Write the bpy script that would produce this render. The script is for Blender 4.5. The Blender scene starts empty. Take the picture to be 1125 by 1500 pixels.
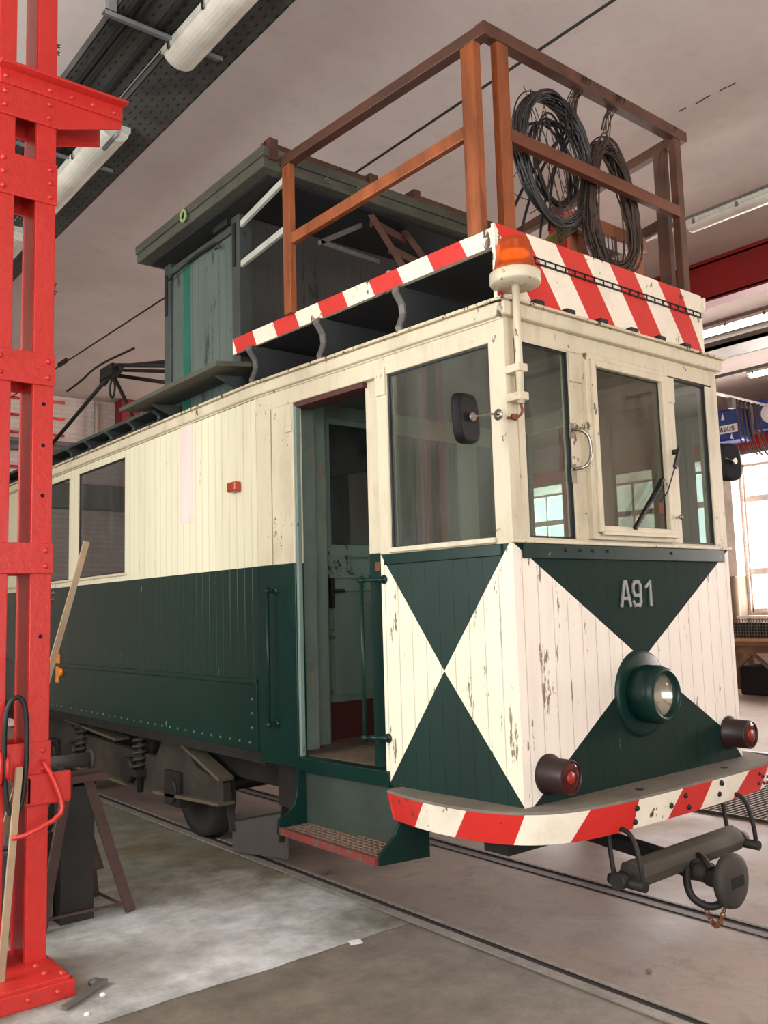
import bpy, bmesh, math, random
from mathutils import Vector, Matrix
random.seed(7)
SC = bpy.context.scene
COL = SC.collection

# ------------------------------------------------------------------ colour
def lin(c):
    return tuple(((v/255)/12.92 if v/255 <= .04045 else ((v/255+.055)/1.055)**2.4) for v in c)

# ------------------------------------------------------------------ materials
def new_mat(name):
    m = bpy.data.materials.new(name); m.use_nodes = True
    nt = m.node_tree; nt.nodes.clear()
    out = nt.nodes.new('ShaderNodeOutputMaterial'); b = nt.nodes.new('ShaderNodeBsdfPrincipled')
    nt.links.new(b.outputs[0], out.inputs[0])
    return m, nt, b, out
def math_n(nt, op, a, b=None, clamp=False):
    n = nt.nodes.new('ShaderNodeMath'); n.operation = op; n.use_clamp = clamp
    for i, v in enumerate((a, b)):
        if v is None: continue
        if isinstance(v, (int, float)): n.inputs[i].default_value = v
        else: nt.links.new(v, n.inputs[i])
    return n.outputs[0]
def mix_c(nt, f, a, b):
    n = nt.nodes.new('ShaderNodeMix'); n.data_type = 'RGBA'
    for s, v in ((0, f), (6, a), (7, b)):
        if isinstance(v, (int, float)): n.inputs[s].default_value = v
        elif isinstance(v, tuple): n.inputs[s].default_value = (*v, 1) if len(v) == 3 else v
        else: nt.links.new(v, n.inputs[s])
    return n.outputs[2]
def noise(nt, scale, detail=4, stretch=(1, 1, 1), rough=.6, off=0):
    tc = nt.nodes.new('ShaderNodeTexCoord'); mp = nt.nodes.new('ShaderNodeMapping')
    mp.inputs['Scale'].default_value = stretch; mp.inputs['Location'].default_value = (off, off*1.7, off*.6)
    nt.links.new(tc.outputs['Object'], mp.inputs[0])
    n = nt.nodes.new('ShaderNodeTexNoise'); n.inputs['Scale'].default_value = scale
    n.inputs['Detail'].default_value = detail; n.inputs['Roughness'].default_value = rough
    nt.links.new(mp.outputs[0], n.inputs[0]); return n.outputs[0]
def ramp(nt, v, lo, hi):
    n = nt.nodes.new('ShaderNodeMapRange'); n.inputs[1].default_value = lo; n.inputs[2].default_value = hi
    nt.links.new(v, n.inputs[0]); return n.outputs[0]
def paint(name, col, rough=.45, groove=None, wear=None, wear_amt=.5, dirt=(60, 50, 40), dirt_amt=.25,
          metallic=0, bump=.15, vary=.08, stretch=(1, 1, 1), nscale=3, wscale=22, groove_col=None, spec=.5, wst=None):
    """painted / bare surface with mottling, dirt, chips that show a second colour and, if groove=(axis, spacing), board joints"""
    m, nt, b, out = new_mat(name)
    base = lin(col)
    n1 = noise(nt, nscale, 5, stretch)
    dk = tuple(v*(1-vary*3) for v in base); lt = tuple(min(1, v*(1+vary*1.5)) for v in base)
    c = mix_c(nt, ramp(nt, n1, .3, .7), dk, lt)
    n2 = noise(nt, 7, 6, stretch, .7, 3)
    c = mix_c(nt, math_n(nt, 'MULTIPLY', ramp(nt, n2, .5, .78), dirt_amt), c, lin(dirt))
    h = n1
    if wear:
        n3 = noise(nt, wscale, 7, wst or ((1, 1, .2) if groove else (1, 1, .6)), .7, 9)
        big = noise(nt, 2.2, 2, (1, 1, 1), .5, 5)
        s = math_n(nt, 'ADD', n3, math_n(nt, 'MULTIPLY', big, .35))
        k = .915-wear_amt*.24
        msk = ramp(nt, s, k, k+.02)
        c = mix_c(nt, msk, c, lin(wear))
        h = math_n(nt, 'SUBTRACT', n1, msk)
    if groove:
        ax, sp = groove
        tc = nt.nodes.new('ShaderNodeTexCoord'); sx = nt.nodes.new('ShaderNodeSeparateXYZ')
        nt.links.new(tc.outputs['Object'], sx.inputs[0])
        f = math_n(nt, 'FRACT', math_n(nt, 'DIVIDE', math_n(nt, 'ADD', sx.outputs[ax], 20), sp))
        d = math_n(nt, 'ABSOLUTE', math_n(nt, 'SUBTRACT', f, .5))
        g = ramp(nt, d, .5-.0036/sp, .5-.0012/sp)
        c = mix_c(nt, math_n(nt, 'MULTIPLY', g, .6), c, lin(groove_col or tuple(v*.3 for v in col)))
        gn = noise(nt, 9, 5, (1.2, 1.2, .14), .7, 13)
        g2 = math_n(nt, 'MULTIPLY', ramp(nt, d, .5-.0075/sp, .5-.004/sp), ramp(nt, gn, .60, .64))
        if wear: c = mix_c(nt, math_n(nt, 'MULTIPLY', g2, min(1, wear_amt*1.8)), c, lin(tuple(v*.6 for v in wear) if sum(col) > 400 else col))
        # each board takes the paint a little differently
        fl = math_n(nt, 'FLOOR', math_n(nt, 'DIVIDE', math_n(nt, 'ADD', sx.outputs[ax], 20), sp))
        wn = nt.nodes.new('ShaderNodeTexWhiteNoise'); wn.noise_dimensions = '1D'; nt.links.new(fl, wn.inputs['W'])
        c = mix_c(nt, math_n(nt, 'MULTIPLY', wn.outputs[0], .13), c, dk)
        h = math_n(nt, 'SUBTRACT', math_n(nt, 'MULTIPLY', h, .5), math_n(nt, 'MULTIPLY', g, 1.6))
    nt.links.new(c, b.inputs['Base Color'])
    b.inputs['Roughness'].default_value = rough; b.inputs['Metallic'].default_value = metallic
    b.inputs['Specular IOR Level'].default_value = spec
    bp = nt.nodes.new('ShaderNodeBump'); bp.inputs['Strength'].default_value = bump; bp.inputs['Distance'].default_value = .01
    nt.links.new(h, bp.inputs['Height']); nt.links.new(bp.outputs[0], b.inputs['Normal'])
    return m
def emit(name, col, s):
    m, nt, b, out = new_mat(name)
    b.inputs['Base Color'].default_value = (*lin(col), 1)
    b.inputs['Emission Color'].default_value = (*lin(col), 1); b.inputs['Emission Strength'].default_value = s
    return m
def glass(name, tint=(225, 235, 230), dust=.12, dustcol=(150, 150, 140), refl=1.0, rough=.02):
    m, nt, b, out = new_mat(name); nt.nodes.remove(b)
    tr = nt.nodes.new('ShaderNodeBsdfTransparent'); tr.inputs[0].default_value = (*lin(tint), 1)
    gl = nt.nodes.new('ShaderNodeBsdfGlossy'); gl.inputs['Roughness'].default_value = rough
    df = nt.nodes.new('ShaderNodeBsdfDiffuse'); df.inputs[0].default_value = (*lin(dustcol), 1)
    lw = nt.nodes.new('ShaderNodeLayerWeight'); lw.inputs[0].default_value = .5
    fr_ = math_n(nt, 'ADD', math_n(nt, 'MULTIPLY', math_n(nt, 'POWER', lw.outputs[1], 4), .9), .045)
    a = nt.nodes.new('ShaderNodeMixShader'); a.inputs[0].default_value = dust
    n = noise(nt, 5, 4, (1, 1, .4))
    nt.links.new(math_n(nt, 'MULTIPLY', ramp(nt, n, .2, .8), dust*1.8), a.inputs[0])
    nt.links.new(tr.outputs[0], a.inputs[1]); nt.links.new(df.outputs[0], a.inputs[2])
    s = nt.nodes.new('ShaderNodeMixShader'); nt.links.new(math_n(nt, 'MULTIPLY', fr_, refl, True), s.inputs[0])
    nt.links.new(a.outputs[0], s.inputs[1]); nt.links.new(gl.outputs[0], s.inputs[2])
    nt.links.new(s.outputs[0], out.inputs[0]); return m

CREAM = (208, 196, 170); WHITE = (240, 230, 214); GREEN = (12, 42, 37); RED = (206, 48, 42)
M = {}
ZS = (1, 1, .12)   # stretch along the boards
M['cream'] = paint('cream paint', CREAM, .45, wear=(96, 82, 62), wear_amt=.38, dirt=(132, 114, 84), dirt_amt=.5, stretch=(1, 1, .3), vary=.03)
M['cream_side'] = paint('cream boards side', (222, 215, 188), .4, ('Y', .088), wear=(110, 96, 66), wear_amt=.28, dirt=(170, 150, 105), dirt_amt=.3, stretch=ZS, vary=.03, groove_col=(160, 145, 105))
M['green_side'] = paint('green boards side', (12, 42, 37), .24, ('Y', .088), groove_col=(10, 26, 23), wear=(120, 130, 115), wear_amt=.16, dirt=(40, 58, 50), dirt_amt=.12, stretch=ZS, vary=.05, bump=.35, spec=.3)
M['green'] = paint('green paint', GREEN, .3, wear=(110, 120, 105), wear_amt=.14, dirt=(60, 75, 66), dirt_amt=.15, vary=.05, spec=.25)
M['white_cab_side'] = paint('white boards cab side', (230, 222, 198), .5, ('Y', .0885), wear=(112, 98, 76), wear_amt=.5, dirt=(170, 155, 125), dirt_amt=.3, stretch=ZS, vary=.025, groove_col=(140, 128, 105))
M['green_cab_side'] = paint('green boards cab side', (14, 42, 36), .5, ('Y', .0885), wear=(90, 105, 95), wear_amt=.12, dirt=(36, 48, 42), dirt_amt=.2, stretch=ZS, vary=.05, groove_col=(7, 16, 14), spec=.3)
M['white_front'] = paint('white boards front', (238, 226, 212), .5, ('X', .0955), wear=(112, 92, 72), wear_amt=.52, dirt=(175, 150, 125), dirt_amt=.25, stretch=ZS, vary=.025, groove_col=(150, 128, 105))
M['green_front'] = paint('green boards front', (19, 40, 35), .7, ('X', .0955), wear=(90, 100, 90), wear_amt=.12, dirt=(38, 48, 42), dirt_amt=.2, stretch=ZS, vary=.05, groove_col=(7, 16, 14), spec=.15)
M['red'] = paint('signal red paint', (206, 44, 38), .4, wear=(80, 44, 36), wear_amt=.42, dirt=(110, 35, 28), dirt_amt=.25, vary=.03)
M['white'] = paint('signal white paint', (240, 228, 208), .45, wear=(70, 56, 46), wear_amt=.52, dirt=(150, 125, 95), dirt_amt=.3, vary=.03, wscale=12)
M['jack_red'] = paint('jack red enamel', (204, 50, 44), .32, dirt=(140, 30, 28), dirt_amt=.25, vary=.03, bump=.25, nscale=30)
M['beam_red'] = paint('crane beam red', (140, 24, 24), .5, dirt=(60, 15, 15), dirt_amt=.3)
M['wood_orange'] = paint('varnished timber', (150, 80, 42), .42, dirt=(70, 36, 22), dirt_amt=.85, vary=.14, stretch=(3, 3, .5), bump=.3, wear=(60, 34, 24), wear_amt=.22)
M['wood_brown'] = paint('brown timber', (88, 54, 40), .5, dirt=(50, 34, 28), dirt_amt=.6, vary=.14, stretch=(2, .5, 2), bump=.3)
M['wood_hut_side'] = paint('weathered grey green boards', (84, 96, 90), .7, ('Y', .096), wear=(40, 44, 40), wear_amt=.5, dirt=(55, 58, 52), dirt_amt=.5, stretch=ZS, vary=.1, groove_col=(22, 26, 24), bump=.4)
M['wood_hut_front'] = paint('dark weathered boards', (62, 60, 58), .7, ('X', .096), wear=(34, 30, 28), wear_amt=.45, dirt=(80, 62, 50), dirt_amt=.4, stretch=ZS, vary=.12, groove_col=(14, 14, 14), bump=.4)
M['hut_trim'] = paint('dark slate timber', (58, 64, 62), .65, wear=(40, 40, 36), wear_amt=.4, dirt=(44, 42, 36), dirt_amt=.5, vary=.12)
M['slab'] = paint('mossy weathered timber', (80, 79, 68), .75, wear=(48, 48, 42), wear_amt=.45, dirt=(58, 52, 44), dirt_amt=.7, vary=.14, stretch=(1, .3, 2))
M['teal'] = paint('teal stripe paint', (10, 92, 76), .6, dirt=(30, 60, 52), dirt_amt=.3)
M['black'] = paint('black tar felt', (16, 16, 17), .85, vary=.1, dirt=(30, 30, 30))
M['dark_steel'] = paint('dark greasy steel', (38, 35, 33), .6, metallic=.3, dirt=(62, 54, 45), dirt_amt=.4, vary=.15)
M['truck_steel'] = paint('dusty truck steel', (58, 50, 43), .75, metallic=.1, dirt=(30, 27, 24), dirt_amt=.7, vary=.18)
M['brown_steel'] = paint('brown primed steel', (74, 50, 42), .7, dirt=(40, 30, 26), dirt_amt=.6, vary=.15)
M['grey_steel'] = paint('grey steel', (120, 116, 112), .5, metallic=.4, dirt=(70, 66, 62), dirt_amt=.4, vary=.08)
M['galv'] = paint('galvanised steel', (150, 152, 156), .45, metallic=.5, dirt=(90, 88, 86), dirt_amt=.4, vary=.08)
M['light_bar'] = paint('pale grey bar', (202, 204, 192), .5, dirt=(120, 120, 110), dirt_amt=.3)
M['interior'] = paint('interior grey green paint', (104, 118, 108), .55, wear=(120, 104, 80), wear_amt=.5, dirt=(70, 66, 52), dirt_amt=.7, stretch=(1, 1, .4), vary=.1)
M['interior_teal'] = paint('interior pale teal paint', (112, 132, 124), .5, wear=(40, 44, 40), wear_amt=.5, dirt=(80, 92, 84), dirt_amt=.4, stretch=(1, 1, .3), vary=.06)
M['interior_dark'] = paint('interior dark', (40, 42, 40), .7)
M['red_brown'] = paint('red brown kick board', (76, 32, 30), .6, dirt=(50, 40, 34), dirt_amt=.6)
M['curtain'] = paint('brown grey curtain', (158, 150, 140), .9, ('X', .07), stretch=ZS, groove_col=(70, 64, 60), bump=.8)
M['slats'] = paint('dusty floor slats', (118, 100, 82), .85, ('Y', .05), dirt=(70, 60, 50), dirt_amt=.6, vary=.12, groove_col=(30, 24, 20), bump=.8)
M['deck_dust'] = paint('dusty grey sheet', (120, 112, 100), .85, dirt=(84, 76, 66), dirt_amt=.5, vary=.1)
M['rubber'] = paint('black rubber', (22, 22, 23), .55, vary=.05, dirt=(50, 48, 46))
M['mirror_black'] = paint('black plastic', (14, 14, 16), .6, dirt=(30, 30, 32), dirt_amt=.4, spec=.25)
M['chrome'] = paint('worn chrome', (170, 165, 155), .25, metallic=.95, dirt=(90, 70, 50), dirt_amt=.4)
M['pink'] = paint('bare pinkish primer', (226, 204, 196), .7, dirt=(200, 180, 168), dirt_amt=.4, stretch=ZS)
M['rust'] = paint('rust', (120, 66, 34), .8, vary=.15)
M['lens_red'] = paint('red lens', (150, 34, 26), .4, vary=.02)
M['tail_body'] = paint('dark maroon housing', (40, 24, 24), .4, dirt=(52, 38, 36), dirt_amt=.4)
M['tail_face'] = paint('dark red lens', (70, 18, 17), .12, vary=.03)
M['orange_lamp'] = paint('orange lens', (226, 130, 30), .2, vary=.02)
M['reflector'] = paint('silver reflector', (205, 200, 190), .12, metallic=.9, vary=.04)
M['wire'] = paint('grey steel wire', (74, 72, 72), .45, metallic=.6, vary=.15)
M['wire_rust'] = paint('rusty wire', (72, 56, 48), .6, metallic=.4, vary=.2)
M['num'] = paint('dull aluminium numerals', (138, 140, 132), .5, metallic=.1)
M['chalk'] = paint('chalk', (112, 116, 110), .9)
M['blue'] = paint('crane blue', (28, 62, 140), .4)
M['plate_white'] = paint('white plate', (235, 235, 235), .5, vary=.01, dirt_amt=.05)
M['plate_dark'] = paint('dark print', (30, 34, 50), .5)
M['yellow'] = paint('yellow warning', (225, 165, 30), .5)
M['yellow_dark'] = paint('worn yellow', (120, 92, 30), .6, wear=(30, 26, 20), wear_amt=.6)
M['hoist_red'] = paint('crane red', (200, 40, 34), .45)
M['cardboard'] = paint('cardboard', (190, 150, 108), .8)
M['bench_wood'] = paint('bench timber', (120, 88, 64), .7, dirt=(60, 44, 34), dirt_amt=.5, vary=.12)
M['stick'] = paint('raw wood slat', (176, 152, 122), .7, vary=.06)
M['bluegrey'] = paint('blue grey paint', (72, 82, 98), .5, dirt=(50, 54, 62))
M['tray'] = paint('tray dummy', (58, 60, 60), .6)
M['brick_white'] = None
M['glass'] = glass('window glass', dust=.10, refl=1.0)
M['glass_side'] = glass('dusty side glass', (225, 232, 228), .16, (128, 134, 128), 1.3)
M['glass_saloon'] = glass('dark saloon glass', (150, 158, 160), .20, (120, 122, 120), 1.4)
M['glass_dirty'] = glass('grimy centre glass', (190, 190, 180), .30, (120, 115, 100), 1.0)
M['win_glass'] = glass('hall window glass', (255, 255, 255), .03, (220, 220, 220), .4)
M['tube_on'] = emit('lit diffuser', (255, 236, 206), 14)
M['tube_dim'] = paint('clear plastic diffuser', (214, 208, 196), .25, dirt=(150, 140, 125), dirt_amt=.3)
m, nt, b, out = new_mat('amber dome'); b.inputs['Base Color'].default_value = (*lin((196, 84, 22)), 1)
b.inputs['Transmission Weight'].default_value = .55; b.inputs['Roughness'].default_value = .3; M['amber'] = m
M['amber_glow'] = emit('amber lamp inside', (255, 150, 30), 2.2)

def tray_mat():
    m, nt, b, out = new_mat('perforated tray')
    tc = nt.nodes.new('ShaderNodeTexCoord'); s = nt.nodes.new('ShaderNodeSeparateXYZ'); nt.links.new(tc.outputs['Object'], s.inputs[0])
    col = math_n(nt, 'DIVIDE', math_n(nt, 'ADD', s.outputs['X'], 20), .05)
    row = math_n(nt, 'ADD', math_n(nt, 'DIVIDE', math_n(nt, 'ADD', s.outputs['Y'], 20), .085), math_n(nt, 'MULTIPLY', math_n(nt, 'MODULO', math_n(nt, 'FLOOR', col), 2), .5))
    u = math_n(nt, 'ABSOLUTE', math_n(nt, 'SUBTRACT', math_n(nt, 'FRACT', col), .5))
    v = math_n(nt, 'ABSOLUTE', math_n(nt, 'SUBTRACT', math_n(nt, 'FRACT', row), .5))
    hole = math_n(nt, 'MULTIPLY', math_n(nt, 'LESS_THAN', u, .11), math_n(nt, 'LESS_THAN', v, .2))
    n = noise(nt, 6, 4)
    c = mix_c(nt, ramp(nt, n, .3, .7), lin((58, 58, 56)), lin((84, 83, 80)))
    c = mix_c(nt, hole, c, lin((14, 14, 14)))
    nt.links.new(c, b.inputs['Base Color']); b.inputs['Roughness'].default_value = .6; b.inputs['Metallic'].default_value = .2
    return m
M['tray'] = tray_mat()

def floor_mat():
    m, nt, b, out = new_mat('hall concrete')
    tc = nt.nodes.new('ShaderNodeTexCoord'); s = nt.nodes.new('ShaderNodeSeparateXYZ'); nt.links.new(tc.outputs['Object'], s.inputs[0])
    n1 = noise(nt, 1.1, 6, (1, 1, 1), .6); n2 = noise(nt, 5, 8, (1, 1, 1), .7, 4); n3 = noise(nt, 70, 4, (1, 1, 1), .6, 2)
    light = mix_c(nt, ramp(nt, n2, .3, .75), lin((172, 171, 170)), lin((240, 240, 242)))
    light = mix_c(nt, math_n(nt, 'MULTIPLY', ramp(nt, n1, .48, .64), .6), light, lin((118, 110, 94)))
    # painted pool of light with ragged edges, olive and rusty stains round it
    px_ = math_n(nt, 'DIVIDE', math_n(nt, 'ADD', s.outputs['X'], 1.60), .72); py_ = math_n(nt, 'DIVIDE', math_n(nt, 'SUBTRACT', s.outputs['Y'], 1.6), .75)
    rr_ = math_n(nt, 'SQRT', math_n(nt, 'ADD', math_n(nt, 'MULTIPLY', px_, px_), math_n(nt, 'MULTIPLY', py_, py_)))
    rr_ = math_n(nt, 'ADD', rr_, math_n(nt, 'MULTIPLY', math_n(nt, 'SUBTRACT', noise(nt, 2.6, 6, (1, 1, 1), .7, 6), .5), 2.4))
    worn = ramp(nt, rr_, 1.75, .45)  # mask of the light pool put into the concrete colour
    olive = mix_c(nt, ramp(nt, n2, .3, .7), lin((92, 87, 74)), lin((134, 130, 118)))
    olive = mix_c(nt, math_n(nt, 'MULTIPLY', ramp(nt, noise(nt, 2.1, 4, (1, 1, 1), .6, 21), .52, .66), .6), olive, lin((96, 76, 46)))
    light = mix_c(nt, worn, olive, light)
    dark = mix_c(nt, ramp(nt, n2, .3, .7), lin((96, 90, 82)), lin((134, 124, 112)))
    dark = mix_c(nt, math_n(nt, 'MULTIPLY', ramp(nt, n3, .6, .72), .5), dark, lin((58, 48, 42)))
    track = mix_c(nt, ramp(nt, n1, .3, .7), lin((96, 84, 80)), lin((154, 132, 116)))
    track = mix_c(nt, math_n(nt, 'MULTIPLY', ramp(nt, n2, .5, .7), .65), track, lin((80, 68, 68)))
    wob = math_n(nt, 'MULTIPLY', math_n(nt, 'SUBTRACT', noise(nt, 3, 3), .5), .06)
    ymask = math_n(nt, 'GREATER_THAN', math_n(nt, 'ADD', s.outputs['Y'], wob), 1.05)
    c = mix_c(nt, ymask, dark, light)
    xm = math_n(nt, 'GREATER_THAN', s.outputs['X'], -.55)
    c = mix_c(nt, xm, c, track)
    # joints between the poured slabs
    for ax, p in (('Y', 1.05),):
        d = math_n(nt, 'ABSOLUTE', math_n(nt, 'SUBTRACT', math_n(nt, 'ADD', s.outputs[ax], wob), p))
        j = math_n(nt, 'MULTIPLY', math_n(nt, 'LESS_THAN', d, .006), math_n(nt, 'SUBTRACT', 1, xm))
        c = mix_c(nt, math_n(nt, 'MULTIPLY', j, .6), c, lin((50, 44, 38)))
    nt.links.new(c, b.inputs['Base Color']); b.inputs['Specular IOR Level'].default_value = .35
    nt.links.new(ramp(nt, n1, -.3, 1.1), b.inputs['Roughness'])
    bp = nt.nodes.new('ShaderNodeBump'); bp.inputs['Strength'].default_value = .25; bp.inputs['Distance'].default_value = .01
    nt.links.new(math_n(nt, 'ADD', n2, math_n(nt, 'MULTIPLY', n3, .3)), bp.inputs['Height']); nt.links.new(bp.outputs[0], b.inputs['Normal'])
    return m
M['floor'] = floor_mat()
def brick_mat(name, swap):
    m, nt, b, out = new_mat(name)
    tc = nt.nodes.new('ShaderNodeTexCoord'); s = nt.nodes.new('ShaderNodeSeparateXYZ'); nt.links.new(tc.outputs['Object'], s.inputs[0])
    cb = nt.nodes.new('ShaderNodeCombineXYZ'); nt.links.new(s.outputs[swap], cb.inputs[0]); nt.links.new(s.outputs['Z'], cb.inputs[1])
    br = nt.nodes.new('ShaderNodeTexBrick'); nt.links.new(cb.outputs[0], br.inputs[0]); br.inputs['Scale'].default_value = 1
    br.inputs['Brick Width'].default_value = .25; br.inputs['Row Height'].default_value = .078; br.inputs['Mortar Size'].default_value = .006
    br.inputs['Color1'].default_value = (*lin((226, 214, 206)), 1); br.inputs['Color2'].default_value = (*lin((216, 202, 196)), 1)
    br.inputs['Mortar'].default_value = (*lin((200, 186, 178)), 1)
    c = mix_c(nt, math_n(nt, 'MULTIPLY', ramp(nt, noise(nt, 2, 6), .5, .8), .4), br.outputs[0], lin((190, 170, 150)))
    nt.links.new(c, b.inputs['Base Color']); b.inputs['Roughness'].default_value = .8
    return m
M['brick_x'] = brick_mat('white painted brick across', 'X'); M['brick_y'] = brick_mat('white painted brick along', 'Y')
M['ceiling'] = paint('limewashed ceiling', (208, 196, 190), .9, dirt=(160, 142, 132), dirt_amt=.25, vary=.05, nscale=.6, bump=.05)
M['crack'] = paint('crack', (40, 30, 28), .9)
M['frame_white'] = paint('white window frame', (232, 222, 212), .6)

# ------------------------------------------------------------------ mesh kit
class B:
    """collects shapes and links them as one mesh object"""
    def __init__(s): s.v = []; s.f = []; s.m = []; s.sm = []
    def add(s, vs, fs, mi=0, smooth=False):
        o = len(s.v); s.v += [tuple(v) for v in vs]
        for f in fs: s.f.append([o+i for i in f]); s.m.append(mi); s.sm.append(smooth)
        return s
    def hexa(s, a, mi=0):    # 8 points: 4 of one face, 4 of the opposite
        return s.add(a, [(3, 2, 1, 0), (4, 5, 6, 7), (0, 1, 5, 4), (1, 2, 6, 5), (2, 3, 7, 6), (3, 0, 4, 7)], mi)
    def box(s, x0, x1, y0, y1, z0, z1, mi=0):
        return s.hexa([(x0, y0, z0), (x1, y0, z0), (x1, y1, z0), (x0, y1, z0), (x0, y0, z1), (x1, y0, z1), (x1, y1, z1), (x0, y1, z1)], mi)
    def prism(s, poly, vec, mi=0):
        n = len(poly); vec = Vector(vec); p = [Vector(q) for q in poly]
        return s.add(p+[q+vec for q in p], [tuple(range(n-1, -1, -1)), tuple(range(n, 2*n))]+[(i, (i+1) % n, n+(i+1) % n, n+i) for i in range(n)], mi)
    def beam(s, p0, p1, w, h, up=(0, 0, 1), mi=0):
        p0, p1 = Vector(p0), Vector(p1); d = (p1-p0).normalized(); up = Vector(up)
        if abs(d.dot(up)) > .98: up = Vector((0, 1, 0))
        r = d.cross(up).normalized()*w/2; u = r.cross(d).normalized()*h/2
        return s.hexa([p0-r-u, p0+r-u, p0+r+u, p0-r+u, p1-r-u, p1+r-u, p1+r+u, p1-r+u], mi)
    def cyl(s, p0, p1, r, r2=None, n=16, mi=0, cap=True):
        p0, p1 = Vector(p0), Vector(p1); r2 = r if r2 is None else r2
        d = (p1-p0).normalized(); a = d.orthogonal().normalized(); b = d.cross(a)
        vs = [p0+(a*math.cos(t)+b*math.sin(t))*r for t in (2*math.pi*i/n for i in range(n))]
        vs += [p1+(a*math.cos(t)+b*math.sin(t))*r2 for t in (2*math.pi*i/n for i in range(n))]
        s.add(vs, [(i, (i+1) % n, n+(i+1) % n, n+i) for i in range(n)], mi, True)
        if cap: s.add(vs, [tuple(range(n-1, -1, -1)), tuple(range(n, 2*n))], mi)
        return s
    def tube(s, pts, r, n=8, closed=False, mi=0):
        pts = [Vector(p) for p in pts]; m = len(pts); vs = []; pa = None
        for i, p in enumerate(pts):
            if closed: d = pts[(i+1) % m]-pts[i-1]
            else: d = pts[min(i+1, m-1)]-pts[max(i-1, 0)]
            d = d.normalized() if d.length > 1e-9 else Vector((0, 0, 1))
            a = d.orthogonal().normalized() if pa is None else (pa-d*pa.dot(d)).normalized()
            pa = a; b = d.cross(a)
            vs += [p+(a*math.cos(2*math.pi*k/n)+b*math.sin(2*math.pi*k/n))*r for k in range(n)]
        fs = [(i*n+k, i*n+(k+1) % n, ((i+1) % m)*n+(k+1) % n, ((i+1) % m)*n+k) for i in range(m if closed else m-1) for k in range(n)]
        s.add(vs, fs, mi, True)
        if not closed: s.add(vs[:n], [tuple(range(n-1, -1, -1))], mi); s.add(vs[-n:], [tuple(range(n))], mi)
        return s
    def lathe(s, c, axis, prof, n=28, mi=0):   # prof: list of (distance along axis, radius)
        c = Vector(c); d = Vector(axis).normalized(); a = d.orthogonal().normalized(); b = d.cross(a); vs = []
        for (t, r) in prof: vs += [c+d*t+(a*math.cos(2*math.pi*k/n)+b*math.sin(2*math.pi*k/n))*max(r, 1e-4) for k in range(n)]
        fs = [(i*n+k, i*n+(k+1) % n, (i+1)*n+(k+1) % n, (i+1)*n+k) for i in range(len(prof)-1) for k in range(n)]
        return s.add(vs, fs, mi, True)
    def rivet(s, p, nrm, r=.014, mi=0):
        return s.lathe(p, nrm, [(0, r), (r*.5, r*.85), (r*.8, r*.45), (r*.85, 0)], 8, mi)
    def build(s, name, mats, parent=None, bevel=0):
        me = bpy.data.meshes.new(name); me.from_pydata(s.v, [], s.f)
        for mt in (mats if isinstance(mats, (list, tuple)) else [mats]): me.materials.append(mt)
        for i, p in enumerate(me.polygons): p.material_index = s.m[i]; p.use_smooth = s.sm[i]
        bm = bmesh.new(); bm.from_mesh(me); bmesh.ops.remove_doubles(bm, verts=bm.verts, dist=1e-5)
        bmesh.ops.recalc_face_normals(bm, faces=bm.faces); bm.to_mesh(me); bm.free()
        o = bpy.data.objects.new(name, me); COL.objects.link(o)
        if parent: o.parent = parent
        if bevel:
            bv = o.modifiers.new('Bevel', 'BEVEL'); bv.width = bevel; bv.segments = 2; bv.limit_method = 'ANGLE'; bv.angle_limit = .7
        return o
def tag(o, label, cat=None, group=None, kind=None):
    if label: o['label'] = label
    if cat: o['category'] = cat
    if group: o['group'] = group
    if kind: o['kind'] = kind
    return o
def empty(name, loc, label, cat, group=None, rz=0):
    o = bpy.data.objects.new(name, None); COL.objects.link(o); o.empty_display_size = .1
    o.location = loc; o.rotation_euler = (0, 0, rz); return tag(o, label, cat, group)
def copy_tree(o, parent=None):
    c = o.copy(); COL.objects.link(c)
    if parent: c.parent = parent
    for ch in [x for x in o.children]: copy_tree(ch, c)
    return c
def struct(name, b, mats, label=None, parent=None):
    o = b.build(name, mats, parent)
    if not parent: tag(o, label, None, None, 'structure')
    return o
def chaikin(pts, k=2, closed=False):
    pts = [Vector(p) for p in pts]
    for _ in range(k):
        q = [] if closed else [pts[0]]
        n = len(pts)
        for i in range(n if closed else n-1):
            a, b_ = pts[i], pts[(i+1) % n]; q += [a*.75+b_*.25, a*.25+b_*.75]
        if not closed: q.append(pts[-1])
        pts = q
    return pts

# ================================================================== SETTING
X0, X1, Y0, Y1, H = -6.0, 12.0, -7.5, 11.7, 5.2
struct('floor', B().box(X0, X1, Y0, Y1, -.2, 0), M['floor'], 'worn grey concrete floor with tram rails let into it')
ceil = struct('ceiling', B().box(X0, X1, Y0, Y1, H, H+.2), M['ceiling'], 'grey pink limewashed ceiling')
cr = B()
for i in range(7):
    a = (2.03+random.uniform(-.01, .01), .36+i*.065, H-.001)
    if i not in (2, 5): cr.hexa([(a[0]-.004, a[1], H-.003), (a[0]+.005, a[1], H-.003), (a[0]+.008, a[1]+.06, H-.003), (a[0], a[1]+.06, H-.003),
                     (a[0]-.004, a[1], H+.01), (a[0]+.005, a[1], H+.01), (a[0]+.008, a[1]+.06, H+.01), (a[0], a[1]+.06, H+.01)])
cr.build('crack', M['crack'], ceil)
struct('wall_back', B().box(X0, X1+.3, Y1, Y1+.3, 0, H), M['brick_x'], 'white painted brick wall at the far end of the hall')
winl = [(-6.2, -3.4), (.4, 3.6)]  # unseen windows added in the left wall to light the tram side
wl = B(); ylast = Y0-.3
for a, c in winl: wl.box(X0-.3, X0, ylast, a, 0, H); ylast = c
wl.box(X0-.3, X0, ylast, Y1+.3, 0, H)
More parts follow.
